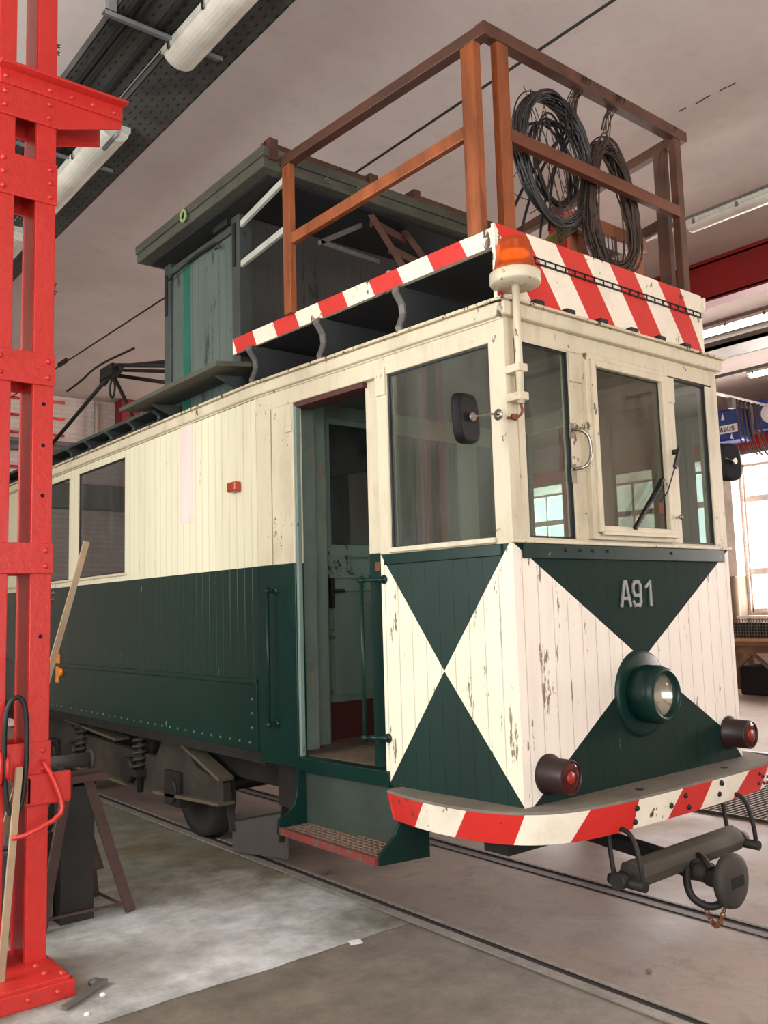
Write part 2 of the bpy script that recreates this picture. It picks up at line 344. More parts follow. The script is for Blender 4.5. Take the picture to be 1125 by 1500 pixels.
for a, c in winl: wl.box(X0-.3, X0, a, c, 0, 1.5); wl.box(X0-.3, X0, a, c, 4.0, H)
struct('wall_left', wl, M['brick_y'], 'white painted brick wall beyond the red lifting column')
# wall behind the camera with a gate opening added for soft frontal light
wf = B(); wf.box(X0, -5.2, Y0-.3, Y0, 0, H); wf.box(-1.6, X1, Y0-.3, Y0, 0, H); wf.box(-5.2, -1.6, Y0-.3, Y0, 3.6, H)
struct('wall_front', wf, M['brick_x'], 'white painted brick wall with a gate opening added for frontal light')
# right wall with window openings
wins = [(-5.6, -2.6), (-1.4, 1.6), (2.7, 6.0), (6.7, 11.4)]
wr = B(); ylast = Y0-.3
for a, c in wins: wr.box(X1, X1+.35, ylast, a, 0, H); ylast = c
wr.box(X1, X1+.35, ylast, Y1+.3, 0, H)
for a, c in wins: wr.box(X1, X1+.35, a, c, 0, 1.35); wr.box(X1, X1+.35, a, c, 4.13, H)
struct('wall_right', wr, M['brick_y'], 'white painted brick wall with tall daylit windows')
for k, (a, c) in enumerate(wins):
    f = B()
    f.box(X1+.05, X1+.12, a, c, 1.35, 1.42); f.box(X1+.05, X1+.12, a, c, 4.06, 4.13)
    for z in (2.1, 3.45): f.box(X1+.04, X1+.13, a, c, z-.06, z+.06)
    n = round((c-a)/.58)
    for i in range(n+1):
        y = a+(c-a)*i/n; w = .028 if i % 3 else .06
        f.box(X1+.05, X1+.12, max(a, y-w/2), min(c, y+w/2), 1.35, 4.13)
    o = struct(f'window_{k+1}', f, M['frame_white'], 'tall white framed industrial window in the right wall')
    B().box(X1+.08, X1+.09, a, c, 1.38, 4.1).build('pane', M['win_glass'], o)
for k, (a, c) in enumerate(winl):
    f = B()
    for z in (1.53, 2.3, 3.15, 3.97): f.box(X0-.12, X0-.05, a, c, z-.03, z+.03)
    for i in range(6): y = a+(c-a)*i/5; f.box(X0-.12, X0-.05, max(a, y-.03), min(c, y+.03), 1.5, 4.0)
    o = struct(f'window_{k+5}', f, M['frame_white'], 'unseen white framed window added in the left wall for side light')
    B().box(X0-.09, X0-.08, a, c, 1.52, 3.98).build('pane', M['win_glass'], o)
struct('trim_3', B().box(-5.9, -1.2, Y1-.25, Y1, 3.35, 3.75), M['grey_steel'], 'unseen grey duct added on the back wall for the saloon glass to reflect')  # added out of view, only to give the saloon glass something to reflect
# pipe / pillar in front of the pier
pl = B().box(11.6, 12.0, 6.05, 6.62, 0, 2.02)
struct('trim_1', pl, paint('pillar plaster', (150, 134, 116), .8), 'grey brown plastered lower part of the wall pier')
struct('trim_2', B().box(11.7, 12.0, 6.05, 6.62, 2.02, 4.4), M['frame_white'], 'upper part of the wall pier, painted white for the window glare')  # brick pier in plain white, window glare put into its colour

# rails of this track: grooved rail heads flush in the floor
def rail(x, light, label):
    r = B(); r.box(x-.045, x+.010, Y0+.1, Y1-.1, -.02, .005, 0); r.box(x+.010, x+.055, Y0+.1, Y1-.1, -.02, .0015, 1); r.box(x+.055, x+.078, Y0+.1, Y1-.1, -.02, .006, 0)
    return tag(r.build('tram_rail', [paint('rail steel '+label[:5], (140, 132, 124) if light else (44, 33, 31), .6, metallic=.1, dirt=(80, 66, 56) if light else (34, 26, 25), dirt_amt=.7, nscale=9), M['crack']]), label, 'rail')
rail(-.55, True, 'pale worn grooved rail in the floor under the door side of the tram')
rail(.53, False, 'dark rusty grooved rail in the floor passing under the coupler')

# ================================================================== TRAM
tram = empty('work_tram', (0, 0, 0), 'cream and dark green overhead line work tram numbered A91 with red white hazard boards', 'tram')
def part(b, name, mats, bevel=0, parent=None, label=None):
    o = b.build(name, mats, parent or tram, bevel)
    if label: o['label'] = label
    return o
S = lambda y: .85+.0811*min(y, 1.85)     # half width of the body at y: the cab tapers
def slab(b, y0, y1, z0, z1, o0=-.04, o1=0, sgn=-1, mi=0):
    ys = [y0, y1] if (y1 <= 1.85 or y0 >= 1.85) else [y0, 1.85, y1]
    for a, c in zip(ys, ys[1:]):
        b.hexa([(sgn*(S(a)+o0), a, z0), (sgn*(S(a)+o1), a, z0), (sgn*(S(c)+o1), c, z0), (sgn*(S(c)+o0), c, z0),
                (sgn*(S(a)+o0), a, z1), (sgn*(S(a)+o1), a, z1), (sgn*(S(c)+o1), c, z1), (sgn*(S(c)+o0), c, z1)], mi)
    return b
YR = 8.6
# ---- front lower panel with the crossed triangles
zt, zb, xa = 1.868, .765, .855
cx_, cz = .02, 1.325
fr = B()
fp = [(-xa, 0, zt), (xa, 0, zt), (xa, 0, zb), (-xa, 0, zb)]; c0 = (cx_, 0, cz)
TL, TR, BR, BL = fp
bL, bR = (-.80, 0, zb), (.70, 0, .925)   # the lower green field starts a little inboard of the corner
fr.add([TL, TR, c0], [(0, 1, 2)], 1); fr.add([bL, BR, bR, c0], [(0, 1, 2, 3)], 1)
fr.add([TL, c0, bL, BL], [(0, 1, 2, 3)], 0); fr.add([TR, BR, bR, c0], [(0, 3, 2, 1)], 0)
back = [(p[0]*.95, .04, p[2]) for p in fp]
fr.add(fp+back, [(4, 5, 6, 7), (0, 4, 5, 1), (1, 5, 6, 2), (2, 6, 7, 3), (3, 7, 4, 0)], 0)
part(fr, 'front_panel', [M['white_front'], M['green_front']])
part(B().box(-.80, .80, -.012, .0, 1.80, 1.866), 'waist_rail', M['green'], .003)
# ---- front upper frame
fu = B(); D = .05
for a, c in ((-.79, -.74), (-.425, -.335), (.335, .43), (.742, .79)): fu.box(a, c, 0, D, 1.892, 2.77)
fu.box(-.79, .79, 0, D, 2.77, 2.86); fu.box(-.79, .79, 0, D, 1.866, 1.892)
part(fu, 'front_frame', M['cream'], .004)
part(B().box(-.87, .87, -.018, .0, 1.866, 1.884), 'window_sill', M['cream'], .004)
for sg in (-1, 1):
    part(B().prism([(sg*.853, 0, 1.866), (sg*.79, 0, 1.866), (sg*.79, .05, 1.866), (sg*.80, .0925, 1.866), (sg*(S(.0925)), .0925, 1.866)], (0, 0, .994)), 'corner_post', M['cream'], 0, None)
# small rounded caps at the tops of the posts
for x in (-.38, .383): part(B().box(x-.045, x+.045, -.008, -.0005, 2.63, 2.765), 'post_cap', M['cream'], .003)
# opening centre window: outer casing, inner sash
def ring(b, x0, x1, z0, z1, w, y0, y1, wr=None, mi=0):
    wr = wr or w
    b.box(x0, x0+w, y0, y1, z0, z1, mi); b.box(x1-wr, x1, y0, y1, z0, z1, mi)
    b.box(x0+w, x1-wr, y0, y1, z0, z0+w, mi); b.box(x0+w, x1-wr, y0, y1, z1-w, z1, mi); return b
cas = part(ring(B(), -.335, .338, 1.895, 2.775, .028, -.03, .02), 'window_casing', M['cream'], .004)
sash = part(ring(B(), -.306, .31, 1.925, 2.745, .032, -.045, .0, .05), 'window_sash', M['cream'], .004, cas)
part(B().box(-.30, .30, -.062, -.045, 1.912, 1.93), 'drip_rail', M['cream'], .003, cas)
part(ring(B(), -.278, .266, 1.952, 2.718, .008, -.02, -.01), 'window_seal', M['rubber'], 0, cas)
part(B().box(-.275, .262, -.014, -.010, 1.955, 2.715), 'window_pane', M['glass_dirty'], 0, cas)
for x0, x1 in ((-.74, -.425), (.43, .742)):
    w = part(ring(B(), x0, x1, 1.892, 2.77, .010, .008, .03), 'window_seal', M['rubber'])
    part(B().box(x0+.008, x1-.008, .016, .020, 1.90, 2.762), 'window_pane', M['glass'] if x0 < 0 else M['glass_side'], 0, w)
# handle on the post
part(B().tube(chaikin([(-.42, -.01, 2.40), (-.405, -.055, 2.39), (-.375, -.065, 2.35), (-.372, -.065, 2.27), (-.40, -.055, 2.22), (-.425, -.01, 2.215)]), .008).box(-.44, -.41, -.006, 0, 2.36, 2.43).box(-.44, -.41, -.006, 0, 2.15, 2.24), 'grab_handle', M['chrome'])
part(B().cyl((.33, 0, 2.02), (.33, -.05, 2.02), .006).lathe((.33, -.05, 2.02), (0, -1, 0), [(0, .006), (.006, .012), (.014, .012), (.018, 0)]), 'window_latch', M['chrome'])
# wiper
wp = part(B().cyl((.353, .0, 2.36), (.353, -.055, 2.36), .014).beam((.36, -.058, 2.375), (.30, -.062, 2.27), .022, .012, (0, 1, 0)).tube([(.305, -.062, 2.28), (.21, -.07, 2.14), (.145, -.07, 2.09)], .0035), 'wiper_arm', M['rubber'])
part(B().beam((-.065, -.06, 1.948), (.19, -.06, 2.205), .014, .02, (0, 1, 0)).tube([(.02, -.072, 2.05), (.1, -.078, 2.12), (.18, -.068, 2.19)], .004), 'wiper_blade', M['rubber'], 0, wp)
part(B().box(.155, .20, -.05, -.046, 2.03, 2.085), 'paper_tag', M['rust'])
# dark bolts on the waist rail
bo = B()
for x in (-.52, -.42, -.33, -.22, .3): bo.rivet((x, -.012, 1.84), (0, -1, 0), .008)
part(bo, 'bolt', M['green'])
# ---- numerals A91
GI = [0]
def glyph(b, segs, x, z, w, h, t=.0155, y=-.006):
    for seg in segs:
        pts = [Vector((x+p[0]*w, 0, z+p[1]*h)) for p in seg]
        for a, c in zip(pts, pts[1:]):
            d = (c-a).normalized(); e = d*t*.45; GI[0] += 1; yy = y-.0004*(GI[0] % 5)
            b.beam(a-e+Vector((0, yy/2, 0)), c+e+Vector((0, yy/2, 0)), t, abs(yy), (0, 1, 0))
nb = B()
glyph(nb, [[(0, 0), (.42, 1), (.58, 1), (1, 0)], [(.18, .3), (.82, .3)]], -.125, 1.585, .068, .112)
glyph(nb, [[(1, .5), (.8, .42), (.2, .42), (0, .6), (0, .85), (.22, 1), (.78, 1), (1, .85), (1, .15), (.8, 0), (.2, 0), (0, .14)]], -.03, 1.585, .058, .112)
glyph(nb, [[(.15, .78), (.75, 1), (.75, 0)]], .065, 1.585, .06, .112)
part(nb, 'fleet_number', M['num'], 0, None, 'grey metal numerals A91')
# ---- headlight
hb = B(); hb.lathe((-.01, 0, 1.17), (0, -1, 0), [(0, .205), (.012, .20), (.018, .185), (.02, .0)], 40)
hl = part(hb, 'headlight_base', M['green'])
part(B().lathe((-.03, -.015, 1.17), (0, -1, 0), [(0, .12), (.03, .135), (.10, .135), (.135, .122), (.142, .105), (.12, .098), (.09, .098)], 40), 'headlight_housing', M['green'], 0, hl)
part(B().lathe((-.03, -.115, 1.17), (0, -1, 0), [(-.05, 0), (-.045, .04), (-.02, .075), (.005, .098)], 40), 'headlight_reflector', M['reflector'], 0, hl)
part(B().lathe((-.03, -.125, 1.17), (0, -1, 0), [(0, .1), (.008, .07), (.012, .03), (.013, 0)], 40), 'headlight_lens', glass('lens glass', (245, 245, 240), .08, (200, 200, 190), 1.2, .1), 0, hl)
# ---- tail lamps
for x, z in ((-.70, .885), (.735, .905)):
    tl = part(B().lathe((x, 0, z), (0, -1, 0), [(0, .085), (.012, .085), (.02, .072), (.12, .072), (.128, .066), (.118, .064)], 32), 'tail_lamp', M['tail_body'])
    part(B().lathe((x, -.12, z), (0, -1, 0), [(0, .066), (.004, .060), (.0045, .026), (.0045, 0)], 32), 'tail_lamp_lens', M['tail_face'], 0, tl)
    part(B().lathe((x, -.1245, z), (0, -1, 0), [(0, .026), (.003, .024), (.004, 0)], 24), 'bulb_window', M['lens_red'], 0, tl)
# ---- cab side panels (near side with diamonds), far side plain
W0, W1 = .0, .822
sp = B(); P = lambda y, z: (-S(y), y, z)
mid = P(.425, 1.314)
t0, t1, b0, b1 = P(.022, zt), P(W1, zt), P(.0, zb), P(.80, zb+.012)
sp.add([t1, t0, mid], [(0, 1, 2)], 1); sp.add([b0, b1, mid], [(0, 1, 2)], 1)
sp.add([P(0, zt), t0, mid, b0], [(0, 1, 2, 3)], 0); sp.add([t1, mid, b1, P(W1, zb+.012)], [(0, 1, 2, 3)], 0)
sp.add([P(0, zb), b0, P(W1, zb), P(W1, zb+.012), b1], [(0, 2, 3)], 1)
inn = lambda y, z: (-S(y)+.04, y, z)
q = [P(0, zt), P(W1, zt), P(W1, zb), P(0, zb), inn(.04, zt), inn(W1, zt), inn(W1, zb), inn(.04, zb)]
sp.add(q, [(4, 5, 6, 7), (0, 4, 5, 1), (1, 5, 6, 2), (2, 6, 7, 3)], 0)
part(sp, 'cab_side_panel', [M['white_cab_side'], M['green_cab_side']])
part(slab(B(), .06, .79, 1.815, 1.866, 0, .010), 'waist_rail', M['green'], .003)
part(slab(B(), .041, W1, zb, zt, -.04, 0, 1), 'cab_side_panel', M['white_cab_side'])
for sg in (-1, 1):
    u = B()
    slab(u, .748, .826, zt, 2.762, -.05, 0, sg); slab(u, .0925, 1.85, 2.762, 2.86, -.05, 0, sg); slab(u, .0925, .748, zt, 1.892, -.05, 0, sg)
    slab(u, 1.505, 1.85, 1.866, 2.762, -.06, 0, sg)
    part(u, 'cab_side_frame', M['cream'], .004)
    part(slab(B(), 1.505, 1.85, .77, 1.866, -.06, 0, sg), 'door_post_lower', M['green'], .003)
    w = B(); slab(w, .092, .104, 1.892, 2.762, -.03, -.008, sg); slab(w, .736, .748, 1.892, 2.762, -.03, -.008, sg); slab(w, .092, .748, 1.892, 1.90, -.03, -.008, sg); slab(w, .092, .748, 2.752, 2.762, -.03, -.008, sg)
    w = part(w, 'window_seal', M['rubber'])
    part(slab(B(), .10, .74, 1.897, 2.756, -.021, -.016, sg), 'window_pane', M['glass_side'] if sg < 0 else M['glass'], 0, w)
part(slab(B(), .09, .75, 1.872, 1.896, 0, .016), 'window_sill', M['cream'], .004)
part(slab(B(), 1.70, 1.706, 1.87, 2.76, 0, .003), 'post_joint', paint('joint', (150, 136, 104), .8, vary=.02))
for q in ((.752, .826, 2.66, 2.80), (1.51, 1.565, 2.60, 2.745)): part(slab(B(), *q, 0.0005, .008), 'post_cap', M['cream'], .003)
# door on the near side slid almost shut into its pocket: only its edge shows
dr = part(slab(B(), .80, .945, 1.878, 2.765, -.075, -.035), 'sliding_door', M['cream'], .004)
part(slab(B(), .80, .945, .83, 1.878, -.075, -.035), 'door_lower_panel', M['green'], .004, dr)
part(slab(B(), .862, .90, 1.79, 1.835, -.034, -.030), 'paint_chip', M['rust'], 0, dr)
part(slab(B(), 1.485, 1.505, .83, 2.745, -.035, -.008), 'door_jamb', M['interior_teal'], .003)
part(slab(B(), .93, 1.52, 2.735, 2.765, -.12, -.01), 'door_lintel', M['red_brown'])
# far door: glazed above, panel below
fd = part(slab(B(), .83, 1.50, .83, 1.80, -.06, -.03, 1), 'far_door', M['interior_teal'])
fo = B(); slab(fo, .83, .90, 1.8, 2.76, -.06, -.03, 1); slab(fo, 1.44, 1.50, 1.8, 2.76, -.06, -.03, 1); part(fo, 'door_frame', M['interior_teal'], 0, fd)
part(slab(B(), .90, 1.44, 1.8, 2.76, -.047, -.043, 1), 'window_pane', M['glass'], 0, fd)
# grab rails either side of the door
def grab(y, z0, z1, name='grab_rail', out=.055, y2=None):
    b = B(); x = -S(y)-out
    b.tube([(x, y, z0-.02), (x, y, z1+.02)], .0095, 10)
    for z in (z0, z1):
        yy = y if y2 is None else y2
        b.cyl((x, y, z), (-S(yy), yy, z), .011); b.lathe((-S(yy), yy, z), (-1, 0, 0), [(0, .022), (.008, .022), (.012, .012)], 16); b.lathe((x-.018, y, z), (1, 0, 0), [(0, 0), (.004, .014), (.03, .016), (.036, .01)], 14)
    part(b, name, M['green'])
grab(1.685, .99, 1.72)
grab(.905, .985, 1.745, y2=.80)
# ---- saloon body
side = B(); slab(side, 1.85, YR, .82, 1.866, -.04, 0, mi=0)
part(side, 'side_panel_lower', M['green_side'])
sal = [(3.76, 4.72), (4.94, 5.68), (6.75, 7.7)]
for sg in (-1, 1):
    u = B(); last = 1.85
    for a, c in sal: slab(u, last, a, 1.866, 2.85, -.04, 0, sg); last = c
    slab(u, last, YR, 1.866, 2.85, -.04, 0, sg)
    for a, c in sal: slab(u, a, c, 1.866, 1.925, -.04, 0, sg); slab(u, a, c, 2.795, 2.85, -.04, 0, sg)
    part(u, 'side_panel_upper', M['cream_side'])
    for a, c in sal:
        w = B()
        slab(w, a, a+.012, 1.925, 2.795, -.03, -.006, sg); slab(w, c-.012, c, 1.925, 2.795, -.03, -.006, sg); slab(w, a, c, 1.925, 1.935, -.03, -.006, sg); slab(w, a, c, 2.785, 2.795, -.03, -.006, sg)
        w = part(w, 'window_seal', M['rubber'])
        part(slab(B(), a+.01, c-.01, 1.933, 2.787, -.018, -.014, sg), 'window_pane', M['glass_saloon'], 0, w)
part(slab(B(), 3.72, 7.75, 1.905, 1.925, 0, .014), 'window_sill', M['cream'], .003)
part(slab(B(), 1.85, YR, .82, 1.866, -.04, 0, 1), 'side_panel_lower', M['green_side'])
rb = B(); slab(rb, 1.87, YR, 1.195, 1.222, 0, .016); slab(rb, 1.87, YR, .82, 1.195, 0, .008); part(rb, 'skirt_plate', M['green'], .003)
rv = B(); y = 1.95
while y < 6.4: rv.rivet((-1.008, y, .865), (-1, 0, 0), .009); y += .115
for z in (.95, 1.03, 1.11): rv.rivet((-1.008, 1.92, z), (-1, 0, 0), .009)
part(rv, 'skirt_rivets', paint('pale green rivets', (60, 92, 80), .4))
part(slab(B(), 2.655, 2.835, 2.2, 2.90, 0, .003), 'bare_board_patch', M['pink'])
rl = part(B().box(-1.045, -1.0, 2.03, 2.13, 2.325, 2.385), 'side_marker_lamp', paint('orange red lens', (178, 62, 34), .3), .008)
part(B().cyl((-1.0, 5.06, 1.15), (-1.035, 5.06, 1.15), .035).box(-1.012, -1.0, 5.13, 5.2, 1.06, 1.3), 'side_reflector', M['orange_lamp'])
# ---- fascia and roof edge all round
fa = B(); slab(fa, 0, YR, 2.86, 2.925, -.02, .03); slab(fa, 0, YR, 2.86, 2.925, -.02, .03, 1)
fa.hexa([(-.88, -.03, 2.86), (.88, -.03, 2.86), (.85, .04, 2.86), (-.85, .04, 2.86), (-.885, -.035, 2.925), (.885, -.035, 2.925), (.85, .04, 2.925), (-.85, .04, 2.925)])
part(fa, 'fascia', M['cream'], .01)
ed = B(); slab(ed, 0, YR, 2.925, 2.94, -.04, .045); slab(ed, 0, YR, 2.925, 2.94, -.04, .045, 1)
ed.box(-.895, .895, -.048, .05, 2.925, 2.938)
part(ed, 'roof_edge_strip', paint('flaking roof edge', (205, 190, 160), .7, wear=(46, 38, 32), wear_amt=.7, dirt=(80, 66, 50), dirt_amt=.7, wscale=30), .003)
rs = B(); ln = B(); slab(ln, 0, YR, 2.852, 2.862, 0, .008); part(ln, 'drip_moulding', M['cream'])
ys = [.055, 1.85, YR]
for a, c in zip(ys, ys[1:]):
    n = 12
    f = lambda i, y: ((-1+2*i/n)*(S(max(y, 0))+.02), y, 2.935+.09*(1-(-1+2*i/n)**2))
    vs = [f(i, a) for i in range(n+1)]+[f(i, c) for i in range(n+1)]
    rs.add(vs, [(i, i+1, n+2+i, n+1+i) for i in range(n)], 0, True)
    rs.add([(v[0], v[1], v[2]-.05) for v in vs], [(i, i+1, n+2+i, n+1+i) for i in range(n)], 0, True)
part(rs, 'roof', M['black'])
# ---- cab interior
part(B().prism([(-.80, .04, .79), (.80, .04, .79), (.94, 1.9, .79), (-.94, 1.9, .79)], (0, 0, .04)), 'cab_floor', M['slats'])
bh = B(); BY = 1.85
bh.box(-.96, -.505, BY, BY+.04, .83, 2.93); bh.box(-.505, .0, BY, BY+.04, 2.80, 2.93)
bk = part(bh, 'cab_bulkhead', M['interior'])
IC = paint('interior pale cream paint', (236, 238, 208), .5, dirt=(150, 150, 124), dirt_amt=.4, stretch=(1, 1, .3))
part(B().box(.0, .96, BY-.012, BY+.03, 2.74, 2.93).box(.62, .80, BY-.012, BY+.03, .83, 2.74), 'cream_door_casing', IC, 0, bk)
part(B().box(.80, .96, BY-.004, BY+.04, .83, 2.74), 'corner_board', M['interior'], 0, bk)
bd = B(); bd.box(-.505, .05, BY+.01, BY+.04, 1.05, 1.97); ring(bd, -.505, .05, 1.97, 2.80, .035, BY+.01, BY+.04)
ring(bd, -.47, .02, 1.09, 1.74, .02, BY-.005, BY+.01); bd.box(-.5, .05, BY-.01, BY+.01, 1.80, 1.82); bd.box(.05, .17, BY-.03, BY+.04, .83, 2.74)
part(bd, 'bulkhead_door', M['interior_teal'], 0, bk)
part(B().box(-.505, .5, BY, BY+.04, .83, 1.05), 'kick_board', M['red_brown'], 0, bk)
part(B().box(-.47, -.035, BY+.025, BY+.03, 2.0, 2.77), 'door_pane', M['glass_saloon'], 0, bk)
part(B().box(-.505, -.48, BY-.03, BY, 1.62, 1.80).cyl((-.49, BY-.03, 1.72), (-.42, BY-.05, 1.72), .01), 'door_lock', M['dark_steel'], 0, bk)
part(B().tube([(-.36, BY-.005, 1.84), (-.36, BY-.03, 1.84), (-.36, BY-.03, 1.93), (-.22, BY-.03, 1.93), (-.22, BY-.005, 1.93)], .006), 'door_handle', M['interior_teal'], 0, bk)
pk = B(); pk.box(-.90, -.74, 1.63, 1.85, .83, 2.9); pk.box(-.739, -.60, 1.72, 1.85, .83, 2.9); part(pk, 'door_pocket', M['interior'], .006)
cu = B(); n = 60
pts = [(.17+.45*i/n, 1.86+.022*math.sin(i*1.15), 0) for i in range(n+1)]
cu.add([(p[0], p[1], 1.0) for p in pts]+[(p[0], p[1], 2.75) for p in pts], [(i, i+1, n+2+i, n+1+i) for i in range(n)], 0, True)
part(cu, 'curtain', M['curtain'])
part(slab(B(), .11, .40, 1.90, 2.75, -.10, -.09, 1), 'side_blind', paint('grey blind', (128, 130, 118), .8, ('Y', .06), bump=.6))
part(B().box(-.5, -.1, .12, .42, .83, 1.72), 'controller_stand', M['interior_dark'], .02)
part(B().box(-.82, .82, .04, .09, .83, 1.84), 'dash_lining', M['interior'])
part(slab(B(), .05, .80, .83, 1.86, -.09, -.045), 'side_lining', M['interior'])
part(B().prism([(-.80, .05, 2.88), (.80, .05, 2.88), (.94, 1.84, 2.88), (-.94, 1.84, 2.88)], (0, 0, .02)), 'cab_ceiling', M['interior'])
part(B().box(-.95, .95, 1.9, YR, .79, .83), 'saloon_floor', M['interior_dark'])
# ---- sill and entrance step
st = B(); slab(st, .80, 1.52, .755, .83, -.06, .012); part(st, 'door_sill', M['green'], .005)
stp = B(); slab(stp, .70, 1.47, .44, .76, -.06, -.02)
step = part(stp, 'step_riser', paint('scuffed green riser', (50, 62, 54), .6, wear=(120, 116, 100), wear_amt=.2, dirt=(40, 50, 44), dirt_amt=.6, vary=.12))
for y in (1.47, .66):
    prof = [(-.93, .765), (-1.0, .765), (-1.005, .66), (-1.02, .60), (-1.05, .565), (-1.12, .53), (-1.125, .455), (-.9, .44)] if y > 1 else [(-.885, .63), (-.93, .64), (-.98, .62), (-1.01, .57), (-1.05, .54), (-1.10, .50), (-1.105, .455), (-.80, .44), (-.80, .62)]
    part(B().prism([(x, y, z) for x, z in prof], (0, .018, 0)), 'step_bracket', M['green'], .002, step)
gr = B()
gr.beam((-1.11, .67, .475), (-1.11, 1.475, .475), .022, .035); gr.beam((-.90, .67, .475), (-.90, 1.475, .475), .022, .03)
part(gr, 'step_frame', paint('worn red angle', (120, 44, 38), .6, wear=(90, 76, 66), wear_amt=.8), 0, step)
gg = B()
for i in range(19):
    y = .70+i*.0425
    gg.beam((-1.10, y, .483), (-.91, y+.0, .483), .008, .008)
for i in range(7):
    x = -1.10+i*.031
    gg.beam((x, .685, .485), (x, 1.47, .485), .0055, .008)
part(gg, 'step_grating', paint('dusty grating', (120, 98, 86), .7, metallic=.2), 0, step)
# ---- bumper: curved striped plate with a sheet on top
bt = [((-1.0, .72), (-1.034, .43), .0), ]
top_pts = [(-1.000, .72), (-1.034, .50), (-1.030, .30), (-1.0, .12), (-.93, -.02), (-.82, -.12), (-.65, -.18), (-.4, -.20), (0, -.205), (.4, -.20), (.65, -.19), (.86, -.165), (.98, -.05), (1.02, .12), (1.034, .30), (1.034, .50), (1.0, .72)]
path = chaikin([(x, y, 0) for x, y in top_pts], 2)
L = [0]
for a, c in zip(path, path[1:]): L.append(L[-1]+(c-a).length)
def at_s(s):
    s = max(0, min(L[-1]-1e-6, s))
    for i in range(len(L)-1):
        if L[i+1] >= s:
            t = (s-L[i])/(L[i+1]-L[i]); return path[i].lerp(path[i+1], t), (path[i+1]-path[i]).normalized()
def near_s(x, y):
    return min(range(0, 400), key=lambda k: (at_s(L[-1]*k/400)[0]-Vector((x, y, 0))).length)*L[-1]/400
tb = [near_s(*p) for p in ((-1.0, .72), (-1.033, .429), (-1.012, .182), (-.91, -.047), (-.653, -.18), (-.353, -.2), (-.02, -.2), (.22, -.2), (.58, -.18), (.83, -.17))]
bb = [near_s(*p) for p in ((-1.0, .72), (-1.0, .53), (-1.01, .27), (-.93, .0), (-.73, -.15), (-.371, -.2), (-.114, -.2), (.157, -.2), (.447, -.2), (.74, -.18))]
tb.append(L[-1]); bb.append(L[-1])
bz0, bz1 = .63, .755
bmp = B()
for k in range(10):
    N = 8
    for i in range(N):
        f = [i/N, (i+1)/N]; vs = []
        for (s0, s1, z, inset) in ((bb[k], bb[k+1], bz0, .03), (tb[k], tb[k+1], bz1, 0)):
            for ff in f:
                p, d = at_s(s0+(s1-s0)*ff); nrm = Vector((-d.y, d.x, 0)); vs.append(p+nrm*inset+Vector((0, 0, z)))
        bmp.add([vs[0], vs[1], vs[3], vs[2]], [(0, 1, 2, 3)], k % 2, True)
N = 90
for i in range(N):
    a, da = at_s(L[-1]*i/N); c, dc = at_s(L[-1]*(i+1)/N)
    na, nc = Vector((-da.y, da.x, 0)), Vector((-dc.y, dc.x, 0)); z = Vector((0, 0, 1))
    bmp.add([a+na*.03+z*bz0, c+nc*.03+z*bz0, c+nc*.09+z*bz0, a+na*.09+z*bz0], [(0, 1, 2, 3)], 2)
    bmp.add([a+na*.05+z*bz0, c+nc*.05+z*bz0, c+nc*.05+z*bz1, a+na*.05+z*bz1], [(3, 2, 1, 0)], 2)
bump = part(bmp, 'bumper', [M['red'], M['white'], M['dark_steel']])
dk = B(); op = [p+Vector((0, 0, bz1)) for p in path]
dk.prism([(p.x, p.y, bz1) for p in path], (0, 0, .012))
part(dk, 'bumper_deck', M['deck_dust'], 0, bump)
bl = B()
for x, z in ((-.36, .72), (-.36, .66), (.0, .72), (-.1, .69), (.05, .66), (.30, .735), (.305, .68), (.31, .73), (.75, .70), (.78, .66), (.70, .72), (.71, .67)):
    s = near_s(x, -.2); p, d = at_s(s); nrm = Vector((d.y, -d.x, 0)); bl.rivet(p+Vector((0, 0, z))-nrm*((.755-z)*.24), nrm, .014 if x < .5 else .01)
part(bl, 'bumper_bolts', M['dark_steel'], 0, bump)
for q in ((-.22, -.11), (.5, -.10)): part(B().cyl((*q, bz1+.005), (*q, bz1+.0135), .02), 'drain_hole', M['black'], 0, bump)
# ---- chassis below
ch = B(); ch.box(-.62, -.5, .3, YR-.2, .52, .74); ch.box(.5, .62, .3, YR-.2, .52, .74); ch.box(-.7, .7, .25, .4, .5, .74); ch.box(-.85, .85, 1.7, 1.9, .5, .78)
ch.box(-.94, .94, 1.9, YR, .74, .79)
part(ch, 'underframe', M['dark_steel'])
